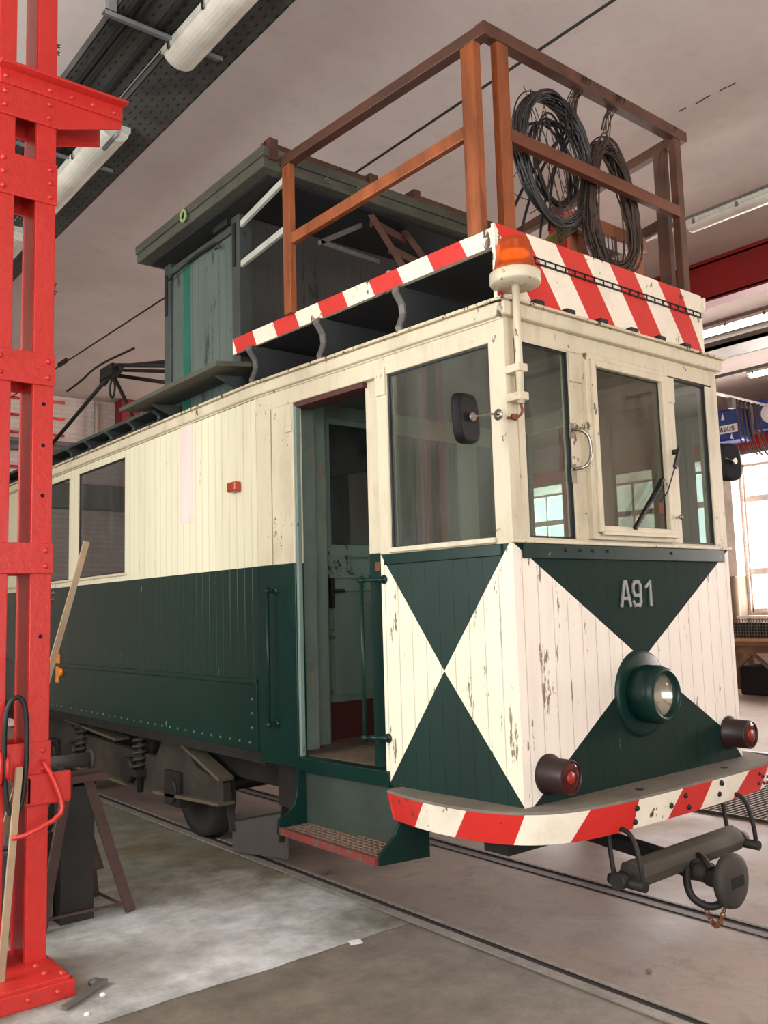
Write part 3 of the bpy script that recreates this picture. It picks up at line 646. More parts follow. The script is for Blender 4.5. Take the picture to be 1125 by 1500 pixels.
# curved belly piece behind the bumper
part(B().prism([(-.75, .2, .62), (-.45, .2, .62), (-.5, .2, .57), (-.66, .2, .57)], (0, .5, 0)).prism([(-.9, .35, .62), (-.7, .35, .62), (-.75, .35, .585)], (0, .4, 0)), 'under_bracket', M['black'])
def wheel(x, y, sg):
    p = [(-.06, .0), (-.06, .06), (-.045, .07), (-.03, .09), (-.03, .25), (-.05, .28), (-.05, .33), (.03, .335), (.032, .36), (.055, .36), (.06, .28), (.02, .25), (.02, .1), (.05, .08), (.05, 0)]
    part(B().lathe((x, y, .35), (-sg, 0, 0), [(-a, r) for a, r in p], 48), 'wheel', M['dark_steel'])
for y in (3.42, 5.9): wheel(-.53, y, 1); wheel(.53, y, -1)
for y in (3.42, 5.9): part(B().cyl((-.75, y, .35), (.75, y, .35), .055), 'axle', M['dark_steel'])
for sg in (-1, 1):
    t = B(); x = sg*.72
    t.prism([(x-.04, 2.72, .38), (x-.04, 2.72, .50), (x-.04, 3.1, .56), (x-.04, 3.30, .70), (x-.04, 3.62, .70), (x-.04, 3.75, .56), (x-.04, 5.4, .60), (x-.04, 5.7, .72), (x-.04, 6.1, .72), (x-.04, 6.4, .55), (x-.04, 6.9, .5), (x-.04, 6.9, .4), (x-.04, 6.2, .36), (x-.04, 5.3, .30), (x-.04, 4.2, .30), (x-.04, 3.5, .33)], (.05, 0, 0))
    tk = part(t, 'truck_frame', M['truck_steel'])
    f = B(); f.beam((x-.03, 2.70, .375), (x-.03, 3.7, .32), .12, .02); f.beam((x-.03, 2.70, .53), (x-.03, 3.25, .70), .11, .022); f.beam((x-.03, 4.4, .63), (x-.03, 5.6, .70), .12, .02); f.beam((x-.03, 4.2, .31), (x-.03, 5.5, .31), .11, .02)
    part(f, 'frame_flange', paint('pale dusty flange %d' % sg, (92, 80, 64), .8, dirt=(60, 54, 46), dirt_amt=.5), 0, tk)
    for y in (3.42, 5.9):
        part(B().box(x-.07, x+.06, y-.12, y+.12, .26, .5).cyl((x-.09, y, .37), (x-.06, y, .37), .09), 'axle_box', M['dark_steel'], 0, tk)
    for y in (3.98, 5.2):
        sp_ = B(); sp_.tube([(x-.06+.05*math.cos(a*.55), y+.05*math.sin(a*.55), .45+a*.0042) for a in range(72)], .013, 8)
        part(sp_, 'coil_spring', M['truck_steel'], 0, tk)
        part(B().cyl((x-.06, y, .28), (x-.06, y, .78), .025).box(x-.12, x, y-.07, y+.07, .40, .45).box(x-.12, x, y-.07, y+.07, .75, .79).cyl((x-.10, y+.2, .42), (x-.02, y+.2, .42), .10), 'spring_hanger', M['dark_steel'], 0, tk)
    part(B().box(x-.03, x+.02, 3.2, 3.3, .5, .76), 'guide_post', M['dark_steel'], 0, tk)
# lifeguard tray ahead of the wheel
lg = B(); lg.prism([(-.62, 2.86, .02), (-.62, 2.20, .10), (-.62, 2.20, .37), (-.62, 2.86, .21)], (.02, 0, 0)); lg.prism([(-.60, 2.86, .02), (.60, 2.86, .02), (.60, 2.88, .21), (-.60, 2.88, .21)], (0, .02, 0))
part(lg, 'lifeguard', paint('dusty mauve grey steel', (78, 72, 72), .7, dirt=(80, 72, 70)))
part(B().beam((-.63, 2.82, .16), (-.63, 2.93, .50), .015, .05, (1, 0, 0)), 'lifeguard_hanger', M['truck_steel']); part(B().beam((-.63, 2.22, .2), (-.62, 2.15, .72), .015, .05, (1, 0, 0)), 'lifeguard_hanger', M['dark_steel'])
part(B().box(-.60, -.1, 4.4, 5.1, .4, .74).box(-.4, .4, 2.0, 2.5, .45, .74).cyl((-.55, 2.6, .62), (-.55, 3.1, .62), .05), 'underfloor_equipment', M['dark_steel'])
# ---- coupler, beam with hangers
cpn = B(); cpn.beam((.0, 1.2, .53), (.0, -.20, .415), .075, .06); cpn.beam((0, -.16, .42), (0, -.24, .405), .09, .085)
cp = part(cpn, 'drawbar', M['dark_steel'], .004)
part(B().cyl((0.0, -.2, .40), (.0, -.30, .40), .045).lathe((.0, -.29, .39), (0, -1, 0), [(0, .03), (.0, .045), (.06, .05), (.075, .09), (.085, .108), (.11, .116), (.125, .112), (.133, .095), (.137, .05), (.138, 0)], 36), 'coupler_head', paint('dusty cast steel', (62, 56, 49), .75, metallic=.1, dirt=(48, 42, 38), dirt_amt=.6, vary=.15), 0, cp)
part(B().box(-.048, .048, -.4295, -.415, .368, .412), 'coupler_slot', M['black'], 0, cp)
part(B().tube(chaikin([(-.01, -.25, .47), (-.05, -.30, .475), (-.06, -.34, .44)], 2), .014).tube(chaikin([(-.055, -.22, .42), (-.10, -.24, .36), (-.10, -.27, .30), (-.05, -.33, .27), (.01, -.36, .30)], 3), .017), 'coupler_loop', M['dark_steel'], 0, cp)
cn = B()
for i in range(16):
    t = i/15; p = Vector((-.07+.10*t, -.30-.05*t, .29-.10*math.sin(math.pi*t)))
    cn.tube([p+Vector((.011*math.cos(a)*(i % 2), .011*math.cos(a)*((i+1) % 2), .011*math.sin(a))) for a in (k*math.pi/4 for k in range(8))], .003, 6, True)
part(cn, 'safety_chain', M['rust'], 0, cp)
bm_ = B(); n = 8; r = .062
bm_.cyl((-.40, -.17, .445), (.42, -.17, .455), r, r, 8); beam_o = part(bm_, 'cross_beam', paint('greasy timber beam', (66, 60, 50), .7, dirt=(90, 80, 64), dirt_amt=.5, stretch=(.3, 2, 2)), .004)
for x, zz in ((-.45, .63), (.46, .64)):
    part(B().tube(chaikin([(x-.005, -.13, .43), (x-.01, -.12, .52), (x, -.10, zz), (x+.0, -.16, zz+.02), (x+.01, -.22, zz), (x, -.26, .52), (x+.01, -.26, .42)], 2), .0105), 'beam_hanger', M['dark_steel'], 0, beam_o)
    part(B().cyl((x-.05*(1 if x < 0 else -1), -.17, .44), (x+.05*(1 if x < 0 else -1)*.0, -.17, .44), .035).cyl((x, -.10, .43), (x, -.28, .43), .022), 'hanger_boss', M['dark_steel'], 0, beam_o)
# ---- roof brackets, running board
def bracket(y, full):
    zt_ = 3.175 if full else 3.045
    x = -S(y)+.01; k = (zt_-2.94)/.235
    prof = [(x-.03, zt_), (x-.035, zt_-.03*k), (x-.015, zt_-.055*k), (x+.005, zt_-.085*k), (x+.01, zt_-.13*k), (x-.005, zt_-.17*k), (x-.02, zt_-.20*k), (x-.01, 2.94)]
    b = B(); poly = [(a, y, z) for a, z in prof]+[((.0 if full else x+.25), y, 2.94+.06), ((.0 if full else x+.30), y, zt_)]
    b.prism(poly, (0, .03, 0))
    o = part(b, 'roof_bracket', paint('slate bracket %.2f' % y, (40, 44, 44), .6, dirt=(30, 32, 30)))
    e = B()
    for a, c in zip(prof, prof[1:]): e.beam((a[0]-.004, y+.015, a[1]), (c[0]-.004, y+.015, c[1]), .032, .008, (0, 1, 0)) if False else e.hexa([(a[0]-.008, y-.004, a[1]), (a[0]+.004, y-.004, a[1]), (a[0]+.004, y+.036, a[1]), (a[0]-.008, y+.036, a[1]), (c[0]-.008, y-.004, c[1]), (c[0]+.004, y-.004, c[1]), (c[0]+.004, y+.036, c[1]), (c[0]-.008, y+.036, c[1])])
    part(e, 'bracket_edge', M['grey_steel'] if full else M['hut_trim'], 0, o)
for y in (.62, 1.23, 1.86): bracket(y, True)
for y in (3.18, 3.62, 4.05, 4.50, 4.92, 5.5, 6.24, 6.9, 7.6): bracket(y, False)
rn = B(); rn.box(-1.02, -.70, 3.3, YR, 3.045, 3.07); part(rn, 'running_board', M['hut_trim'])
part(B().box(-.98, -.2, 3.3, YR, 2.97, 2.99).box(-.75, .75, 4.0, 4.9, 3.0, 3.14), 'roof_hatch', M['black'])
# ---- hut on the roof
hx = .92; hy0, hy1 = 2.16, 3.25
hut = B(); hut.box(-hx+.02, -hx+.06, hy0+.1, hy1-.1, 2.93, 4.10, 0); hut.box(hx-.06, hx-.02, hy0+.1, hy1-.1, 2.93, 4.10, 0); hut.box(-hx+.06, hx-.06, hy1-.06, hy1-.02, 2.93, 4.10, 1)
ht = part(hut, 'tower_side_wall', [M['wood_hut_side'], M['wood_hut_front']])
part(B().box(-hx+.05, hx-.05, hy0+.02, hy0+.06, 2.93, 4.13), 'tower_front_wall', M['wood_hut_front'])
part(B().box(-hx+.015, -hx+.02, 2.875, 2.975, 2.95, 4.06), 'teal_stripe', M['teal'], 0, ht)
for x in (-hx, hx-.09):
    for y in (hy0, hy1-.10): part(B().box(x, x+.09, y, y+.10, 2.93, 4.14), 'tower_post', M['hut_trim'], .004)
part(B().box(-hx, -hx+.07, hy0+.1, hy1-.1, 4.04, 4.09), 'door_track', M['hut_trim'], .004)
for q in ((-hx-.012, -hx, 2.2, 2.23, 3.8, 4.08), (-hx-.012, -hx, 3.19, 3.22, 3.75, 4.05), (-hx-.03, -hx+.05, 2.26, 2.45, 4.09, 4.14)): part(B().box(*q), 'steel_strap', M['dark_steel'])
part(B().tube([(-hx-.015, 3.15, 4.0), (-hx-.02, 2.7, 4.04), (-hx-.025, 2.42, 4.02), (-hx-.01, 2.38, 3.98), (-hx-.02, 2.44, 3.985)], .007), 'hook_rod', M['dark_steel'])
sh = B(); sh.prism([(-1.22, 1.92, 3.035), (-1.22, 3.34, 3.035), (-hx, 3.34, 3.075), (-hx, 1.92, 3.075)], (0, 0, .028))
shf = part(sh, 'side_shelf', M['slab'])
part(B().prism([(-hx, 2.1, 3.05), (-1.12, 2.1, 3.035), (-hx, 2.1, 2.95)], (0, .03, 0)).prism([(-hx, 3.0, 3.05), (-1.12, 3.0, 3.035), (-hx, 3.0, 2.95)], (0, .03, 0)), 'shelf_bracket', M['hut_trim'], 0, shf)
# upper platform slab
sb = B(); sb.box(-1.09, 1.09, 1.58, 3.34, 4.15, 4.215, 0); sb.box(-1.10, 1.10, 1.57, 3.35, 4.215, 4.275, 0)
tp = part(sb, 'upper_platform', M['slab'], .006)
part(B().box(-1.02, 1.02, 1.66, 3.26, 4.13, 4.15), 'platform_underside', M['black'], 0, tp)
rr = B(); rr.box(-1.06, -.30, 1.60, 1.66, 4.275, 4.325); rr.box(-.31, -.24, 1.58, 1.68, 4.275, 4.345); rr.box(.08, 1.05, 1.60, 1.66, 4.275, 4.325); rr.box(.06, .12, 1.58, 1.68, 4.275, 4.345); rr.box(-1.06, -1.0, 1.56, 1.62, 4.20, 4.33)
part(rr, 'folded_railing', M['wood_brown'], .004, tp)
part(B().tube([(-1.10-.012, 2.55+.035*math.sin(a), 4.21+.035*math.cos(a)) for a in (k*math.pi/8 for k in range(16))], .009, 8, True).tube([(-1.11, 2.56, 4.24), (-1.11, 2.53, 4.30)], .003), 'green_rope_loop', paint('faded green rope', (140, 158, 96), .8), 0, tp)
# chalk marks on the slab front
ck = B()
def chalk(b, segs, x, z, w, h, y=1.568): 
    for seg in segs:
        pts = [(x+p[0]*w, y, z+p[1]*h) for p in seg]
        for a, c in zip(pts, pts[1:]): b.beam(a, c, .006, .003, (0, 1, 0))
chalk(ck, [[(0, 0), (0, 1), (.8, .9), (.7, .55), (0, .5), (.9, .4), (.9, .05), (0, 0)]], -.42, 4.17, .035, .045)
chalk(ck, [[(.2, 0), (.2, .6)], [(.7, .6), (.4, .5), (.7, .2), (.3, 0)]], -.37, 4.17, .05, .045)
chalk(ck, [[(0, 0), (.5, .8), (1, .3)], [(.3, .1), (1, .1)]], -.68, 4.175, .06, .035)
part(ck, 'chalk_mark', M['chalk'], 0, tp)
# ---- work platform over the cab
dkp = B(); dkp.prism([(-.82, .06, 3.19), (.82, .06, 3.19), (.97, 2.12, 3.19), (-.97, 2.12, 3.19)], (0, 0, .03)); part(dkp, 'work_deck', M['black'])
def strip(bld, A, Bp, n, shift, th, zt0, zb0, zt1, zb1, first=0):
    """hazard board between A and Bp (xy), n bands, boundaries shifted by `shift` at the bottom"""
    A, Bp = Vector((*A, 0)), Vector((*Bp, 0)); Ln = (Bp-A).length; d = (Bp-A)/Ln; nr = Vector((d.y, -d.x, 0))
    def P_(s, top, o): 
        t = max(0, min(1, s/Ln)); z = (zt0+(zt1-zt0)*t) if top else (zb0+(zb1-zb0)*t)
        return A+d*t*Ln+nr*o+Vector((0, 0, z))
    w = Ln/n
    for k in range(-2, n+2):
        a, c = k*w, (k+1)*w
        f = lambda s: max(0, min(Ln, s))
        q = [P_(f(a+shift), 0, 0), P_(f(c+shift), 0, 0), P_(f(c), 1, 0), P_(f(a), 1, 0)]
        if f(c) == f(a) and f(c+shift) == f(a+shift): continue
        bld.add(q, [(0, 1, 2, 3)], (k+first) % 2)
    e = [P_(0, 0, -.0005), P_(Ln, 0, -.0005), P_(Ln, 1, -.0005), P_(0, 1, -.0005)]; i_ = [p-nr*th for p in e]
    bld.add(e+i_, [(3, 2, 1, 0), (4, 5, 6, 7), (0, 1, 5, 4), (1, 2, 6, 5), (2, 3, 7, 6), (3, 0, 4, 7)], 1)
hb_ = B(); strip(hb_, (-.985, 2.14), (-.847, .034), 10, .045, .03, 3.29, 3.19, 3.285, 3.195)
part(hb_, 'hazard_board', [M['red'], M['white']], 0, None, 'red and white striped side board')
hb2 = B(); strip(hb2, (.97, 2.14), (.822, .01), 10, .045, -.02, 3.29, 3.19, 3.285, 3.195); part(hb2, 'hazard_board', [M['red'], M['white']])
ap = B(); strip(ap, (-.845, .035), (.82, .035), 8, .255, .02, 3.305, 2.94, 3.305, 2.94, 0)
apo = part(ap, 'front_apron', [M['red'], M['white']], 0, None, 'white and red slanting striped front flap')
hg = B(); hg.box(-.66, .80, .028, .0345, 3.198, 3.203)
for i in range(21): hg.box(-.66+i*.0728, -.655+i*.0728, .028, .0345, 3.176, 3.20)
hg.box(-.66, .80, .026, .0345, 3.170, 3.177)
part(hg, 'apron_hinge', M['dark_steel'], 0, apo)
for x in (-.60, -.38, -.13, .12, .36, .60): part(B().box(x-.035, x+.03, -.005, .034, 2.941, 2.985), 'rubber_stop', M['rubber'], .008, apo)
# ---- handrail
WO = M['wood_orange']
def post(x, y, z0, z1, w=.075, d=.045): return B().box(x-w/2, x+w/2, y-d/2, y+d/2, z0, z1)
def rail_part(b, name='handrail_post', m=WO): return part(b, name, m, .004)
rail_part(post(-.845, .14, 3.283, 4.20, .045, .09)); rail_part(post(-.70, .09, 3.22, 4.25, .075, .045))
rail_part(post(-.955, 1.53, 3.283, 4.17, .04, .075)); rail_part(post(.745, .09, 3.22, 4.25, .06, .045), m=M['wood_brown']); rail_part(post(.80, .22, 3.22, 4.25, .045, .075), m=M['wood_brown'])
rail_part(post(.94, 1.53, 3.20, 4.22, .04, .075), m=M['wood_brown'])
rail_part(B().beam((-.80, .06, 4.26), (-.955, 1.57, 4.20), .06, .06), 'top_rail', M['wood_brown']); rail_part(B().beam((-.83, .09, 4.265), (.80, .09, 4.265), .06, .065), 'top_rail', M['wood_brown'])
rail_part(B().beam((.80, .06, 4.265), (.96, 1.57, 4.22), .06, .06), 'top_rail', M['wood_brown'])
rail_part(B().beam((-.845, .16, 3.79), (-.955, 1.52, 3.715), .035, .065), 'middle_rail'); rail_part(B().beam((-.67, .085, 3.79), (.72, .085, 3.79), .04, .065), 'middle_rail', paint('red brown varnished rail', (112, 60, 38), .45, dirt=(60, 34, 26), dirt_amt=.8, vary=.12, stretch=(.5, 3, 3)))
rail_part(B().beam((.80, .2, 3.80), (.95, 1.52, 3.72), .035, .065), 'middle_rail', M['wood_brown'])
rail_part(B().beam((.815, .2, 3.42), (.955, 1.52, 3.40), .035, .09), 'lower_rail', M['wood_brown'])
part(B().beam((-.9, 2.17, 4.065), (-.955, 1.56, 4.10), .02, .04), 'brace_bar', M['light_bar']); part(B().beam((-.9, 2.17, 3.80), (-.955, 1.56, 3.80), .02, .04), 'brace_bar', M['light_bar'])
# folding ladder under the upper platform
ld = B(); ld.beam((-.23, 1.74, 4.22), (-.02, 1.45, 3.55), .055, .04); ld.beam((.10, 1.80, 4.20), (.34, 1.50, 3.60), .055, .04)
for t in (.12, .45, .8): ld.beam((-.23+.21*t, 1.74-.29*t, 4.16-.60*t), (.10+.24*t, 1.80-.30*t, 4.14-.60*t), .035, .05)
lad = part(ld, 'folding_ladder', M['wood_brown'], .003)
part(B().beam((-.55, 1.8, 3.90), (-.22, 1.8, 4.10), .03, .03).beam((-.55, 1.8, 3.90), (-.08, 1.8, 3.88), .03, .03), 'ladder_stay', M['grey_steel'], 0, lad)
part(B().box(-.20, -.17, 1.55, 1.58, 3.62, 3.72), 'ladder_block', M['light_bar'], 0, lad)
# timber seat box on the deck
se = B(); se.beam((.10, .36, 3.68), (.80, .40, 3.71), .10, .09); se.box(.72, .79, .37, .43, 3.22, 3.66); se.box(.13, .20, .33, .40, 3.22, 3.63)
part(se, 'deck_trestle', M['wood_orange'], .004)
part(B().beam((-.20, .36, 3.38), (.10, .36, 3.66), .05, .07), 'warning_strip', M['yellow_dark'])
# ---- beacon on its pole
BX, BYc = -.83, -.06
bp = part(B().cyl((BX, BYc, 2.46), (BX, BYc, 2.99), .0165), 'beacon_pole', M['cream'])
part(B().lathe((BX, BYc, 2.985), (0, 0, 1), [(0, 0), (0, .105), (.01, .112), (.05, .112), (.058, .10), (.06, .09)], 36), 'beacon_base', M['cream'], 0, bp)
part(B().lathe((BX, BYc, 3.045), (0, 0, 1), [(0, .095), (.012, .095), (.02, .088), (.12, .074), (.14, .068), (.15, .05), (.155, 0)], 36), 'beacon_dome', M['amber'], 0, bp)
part(B().lathe((BX, BYc, 3.08), (0, 0, 1), [(0, .0), (.0, .03), (.03, .045), (.05, .03), (.05, 0)], 24), 'beacon_bulb', M['amber_glow'], 0, bp)
for z in (2.60, 2.475): part(B().box(BX-.026, BX+.03, -.082, .0, z, z+.035), 'pole_clamp', M['cream'], .003, bp)
part(B().tube(chaikin([(BX, BYc, 2.46), (BX, BYc-.01, 2.42), (BX-.02, -.05, 2.395), (BX-.05, -.02, 2.40)], 2), .006).lathe((BX-.02, -.05, 2.40), (-1, 0, 0), [(0, .0), (.005, .016), (.025, .014), (.03, 0)], 10), 'cable_gland', M['rust'], 0, bp)
# ---- driver's mirrors
def mirror(sg, lab, c, mnt, tilt):
    b = B(); w, h = .082, .108
    pts = []
    for k in range(24):
        a = 2*math.pi*k/24; ca, sa = math.cos(a), math.sin(a)
        pts.append((w*math.copysign(abs(ca)**.5, ca), h*math.copysign(abs(sa)**.5, sa)))
    R_ = Matrix.Translation(c) @ Matrix.Rotation(tilt, 4, 'Z') @ Matrix.Rotation(-.08, 4, 'Y')
    rings = []
    for (dy, k) in ((-.022, .80), (-.018, .93), (0, 1.0), (.014, 1.0), (.016, .95)):
        rings.append([R_ @ Vector((x*k, dy, z*k)) for x, z in pts])
    vs = [v for r in rings for v in r]; n = 24
    b.add(vs, [(i*n+k, i*n+(k+1) % n, (i+1)*n+(k+1) % n, (i+1)*n+k) for i in range(4) for k in range(n)], 0, True)
    b.add(rings[0], [tuple(range(n))], 0); b.add(rings[-1], [tuple(range(n))], 1)
    mo = part(b, 'driver_mirror', [M['mirror_black'], M['chrome']], 0, None, lab)
    s = R_ @ Vector((0, -.022, 0))
    part(B().cyl(s, s+Vector((sg*-.0, -.02, 0)), .018).tube([s+Vector((0, -.015, 0)), Vector(mnt)+Vector((sg*.03, 0, 0)), Vector(mnt)], .0055).lathe(mnt, (sg, 0, 0), [(-.004, .0), (-.004, .026), (.004, .026), (.008, .012)], 16), 'mirror_arm', M['chrome'], 0, mo)
mirror(-1, 'black backed driver mirror', Vector((-1.075, .03, 2.385)), (-.855, .05, 2.43), .2)
mirror(1, 'black driver mirror on far corner', Vector((.99, .03, 2.37)), (.86, .05, 2.40), -.2)
# ---- pantograph behind the hut
pn = B()
kx = -.4
pn.tube([(kx, 5.55, 3.93), (kx, 7.0, 3.57), (kx, 8.0, 3.34)], .02); pn.tube([(kx, 5.50, 3.93), (kx, 5.05, 3.45), (kx, 4.85, 3.25), (kx, 4.7, 3.1)], .018)
pn.tube([(kx, 4.2, 3.70), (kx, 5.55, 4.02)], .02); pn.tube([(kx+.12, 4.2, 3.66), (kx+.1, 5.6, 4.0)], .016); pn.tube([(kx+.25, 4.2, 3.80), (kx+.1, 5.7, 4.06)], .016)
pn.tube(chaikin([(kx, 5.0, 4.05), (kx, 5.9, 4.10), (kx-.02, 6.3, 4.02), (kx-.05, 6.6, 3.98)], 2), .011)
pn.box(kx-.04, kx+.04, 5.42, 5.72, 3.90, 4.01); pn.tube([(kx, 5.7+.10*math.cos(a), 3.93+.07*math.sin(a)) for a in (k*math.pi/8 for k in range(16))], .014, 8, True)
pn.tube([(kx, 5.5+.06*math.cos(a), 3.78+.09*math.sin(a)) for a in (k*math.pi/8 for k in range(16))], .011, 8, True)
pn.tube([(kx-.02, 5.35+.12*math.cos(a), 3.92+.05*math.sin(a)) for a in (k*math.pi/8 for k in range(16))], .014, 8, True)
pn.tube([(kx+.8, 5.55, 3.93), (kx+.8, 8.0, 3.34)], .02); pn.tube([(kx, 5.55, 3.93), (kx+.8, 5.55, 3.93)], .02); pn.tube([(kx+.8, 5.5, 3.93), (kx+.8, 4.7, 3.1)], .018)
pn.box(-.55, .55, 4.6, 8.1, 3.05, 3.10)
part(pn, 'pantograph', M['dark_steel'])
# rear end of the body
part(B().box(-1, 1, YR-.04, YR, .82, 2.9), 'rear_wall', M['cream_side'])

# ================================================================== WIRE COILS
def loop_wire(b, cx, cz, a, c, y, r, seed, drop=0, tilt=0):
    rd = random.Random(seed); ph = rd.uniform(0, 6); pts = []
    for k in range(48):
        t = 2*math.pi*k/48
        x = a*math.sin(t)*(1-drop*math.cos(t)); z = c*math.cos(t)
        x2 = x*math.cos(tilt)+z*math.sin(tilt); z2 = -x*math.sin(tilt)+z*math.cos(tilt)
        pts.append((cx+x2+.006*math.sin(3*t+ph), y+.03*math.sin(t+ph)*rd.uniform(.8, 1)+.012*math.sin(2*t+ph), cz+z2+.006*math.cos(4*t+ph)))
    b.tube(chaikin(pts, 1, True), r, 5, True)
c1 = B()
for k in range(34): loop_wire(c1, -.21+random.gauss(0, .012), 3.86+random.gauss(0, .012), .26+random.gauss(0, .010), .335+random.gauss(0, .010), .19, .0042, k, 0, -.10)
tag(c1.build('wire_coil', M['wire']), 'large round coil of grey steel wire, left of the two hanging from the top rail', 'wire coil')
c1b = B()
for k in range(7): loop_wire(c1b, -.16, 3.88+random.gauss(0, .01), .155+random.gauss(0, .012), .22+random.gauss(0, .015), .24, .006, 50+k, 0, -.15)
for x0, z0, x1, z1 in ((-.05, 4.09, -.62, 3.28), (-.07, 4.08, -.50, 3.25), (-.05, 4.1, -.45, 3.95), (-.04, 4.08, -.34, 3.22), (-.03, 4.05, -.22, 3.5)):
    c1b.tube(chaikin([(x0, .23, z0), ((x0+x1)/2-.04, .25, (z0+z1)/2+.05), (x1, .24, z1)], 2), .0075, 6)
tag(c1b.build('cable_coil', M['rubber']), 'black cable tangle hanging inside the large wire coil on the front rail', 'cable')
c2_ = B()
for k in range(52): loop_wire(c2_, .215+random.gauss(0, .014), 3.71+random.gauss(0, .016), .19+random.gauss(0, .02), .345+random.gauss(0, .022), .17, .0045, 100+k, .28, -.10)
for k in range(16):
    x = .05+random.uniform(0, .36); c2_.tube(chaikin([(x, .17, 3.55), (x+random.uniform(-.02, .03), .16, 3.4), (x+random.uniform(-.06, .06), .15, 3.32+random.uniform(-.03, .05))], 1), .0032, 5)
tag(c2_.build('wire_coil', M['wire_rust']), 'narrower drooping bundle of rusty brown wire, right of the large coil', 'wire coil')
stray = B()
for k in range(14):
    a = random.uniform(-.5, -.05); stray.tube(chaikin([(a, .2, 4.12+random.uniform(-.1, .08)), (a+random.uniform(-.15, .1), .15, 3.9), (a+random.uniform(-.2, .3), .22, 3.6), (a+random.uniform(-.1, .4), .2, 3.45+random.uniform(-.1, .2))], 3), .0022, 4)
tag(stray.build('loose_wire', M['wire_rust']), 'thin stray wires springing out of the large wire coil', 'wire')
def tie(x, label, n=5):
    b = B()
    for k in range(n):
        xx = x+random.uniform(-.03, .03)
        b.tube(chaikin([(xx, .17, 4.14), (xx-.01, .13, 4.22), (xx, .05, 4.25), (xx+.01, .05, 4.29), (xx+.02, .10, 4.305), (xx+.02, .135, 4.27), (xx+random.uniform(-.03, .05), .16, 4.16), (xx+random.uniform(-.05, .07), .17, 4.04)], 2), .0032, 5)
    tag(b.build('wire_tie', M['wire_rust']), label, 'wire')
tie(-.09, 'twisted wire tie knotted round the rail above the large coil', 8); tie(.20, 'twisted wire tie holding the narrower rusty bundle to the rail')
tie(.71, 'single thin wire looped round the far end of the front rail', 1)

# ================================================================== LIFTING JACKS
JR = M['jack_red']
def make_jack(label):
    r = empty('lifting_jack', (0, 0, 0), label, 'lifting jack', 'red lifting columns beside the track')
    def p(b, name, m=JR, bev=.004, par=None): return b.build(name, m, par or r, bev)
    HT = 5.05
    for (x0, x1, xw) in ((-.132, -.05, -.132), (.05, .145, .05)):
        b = B(); b.box(x0, x1, 0, .012, .07, HT); b.box(xw, xw+.012, .012, .20, .07, HT); b.box(x0, x1, .188, .20, .07, HT); p(b, 'upright_channel')
    def batten(z0, z1, y0=-.012):
        b = B(); b.box(-.137, .150, y0, 0, z0, z1); n = 3 if z1-z0 > .17 else 2
        for k in range(n):
            z = z0+(z1-z0)*(.5+k-(n-1)/2*1)/1 if False else z0+(z1-z0)*(k+.5+.0)/n
            for x in (-.105, .115): b.rivet((x, y0, z), (0, -1, 0), .015)
        p(b, 'batten_plate')
        p(B().box(-.145, .145, .2, .212, z0, z1), 'batten_plate')
    batten(3.62, 3.83); batten(2.71, 2.865); batten(1.81, 1.955); batten(.88, 1.045)
    hd = B(); hd.prism([(-.137, -.014, 4.015), (.155, -.014, 4.02), (.475, -.014, 4.125), (.475, -.014, 4.245), (-.137, -.014, 4.245)], (0, .014, 0))
    for x, z in ((-.105, 4.2), (-.105, 4.13), (-.105, 4.06), (.105, 4.20), (.105, 4.13), (.105, 4.06), (.21, 4.20), (.32, 4.20), (.43, 4.195)): hd.rivet((x, -.016 if z < 4.19 else -.026, z), (0, -1, 0), .014)
    h = p(hd, 'head_plate')
    p(B().box(-.132, .475, -.026, -.014, 4.165, 4.245).box(-.142, .485, -.085, -.014, 4.237, 4.25), 'angle_iron', JR, .002, h)
    p(B().prism([(-.15, .19, 4.015), (.155, .19, 4.02), (.44, .19, 4.11), (.44, .19, 4.24), (-.15, .19, 4.24)], (0, .014, 0)), 'rear_head_plate', JR, .003, h)
    p(B().cyl((.462, -.005, 4.105), (.462, .19, 4.105), .012), 'spreader_rod', M['galv'], 0, h)
    ba = B(); ba.box(-.9, .16, -.26, .22, .012, .085); ba.prism([(-.9, -.28, 0), (.175, -.28, 0), (.175, -.28, .07), (-.9, -.28, .07)], (0, .52, 0))
    for x in (.10, -.02, -.14, -.3): ba.rivet((x, -.282, .038), (0, -1, 0), .014)
    for x, y in ((.08, -.06), (.08, -.17), (.14, -.22)): ba.rivet((x, y, .085), (0, 0, 1), .015)
    p(ba, 'base_foot')
    cl = B(); cl.box(.03, .235, -.045, -.025, .765, .905); cl.box(.03, .06, -.045, 0, .77, .90); c_ = p(cl, 'lifting_claw', JR, .012)
    p(B().tube(chaikin([(.105, -.04, .96), (.13, -.09, .90), (.175, -.11, .77), (.16, -.12, .72), (.02, -.12, .665), (-.04, -.10, .655)], 1), .011), 'crank_handle', JR, 0, c_)
    p(B().tube(chaikin([(-.085, -.03, 1.02), (-.085, -.06, 1.01), (-.085, -.06, .90), (-.085, -.03, .885)], 1), .013).tube(chaikin([(-.055, -.03, 1.0), (-.055, -.06, .99), (-.055, -.06, .91), (-.055, -.03, .90)], 1), .013), 'lug', JR, 0)
    bt_ = B()
    for z in (4.43, 4.47, 3.18, 3.22, 1.72, 1.69): bt_.lathe((.147, .006, z), (1, 0, 0), [(0, .010), (.012, .010), (.014, 0)], 8)
    p(bt_, 'bolt', M['chrome'], 0)
    ho = B()
    for z in (2.62, 2.42, 2.18, 1.52): ho.cyl((.10, -.001, z), (.10, .004, z), .010)
    p(ho, 'bolt_hole', M['black'], 0)
    return r
j1 = make_jack('tall bright red riveted lifting column standing at the left edge of the photo'); j1.location = (-2.385, 1.655, 0)
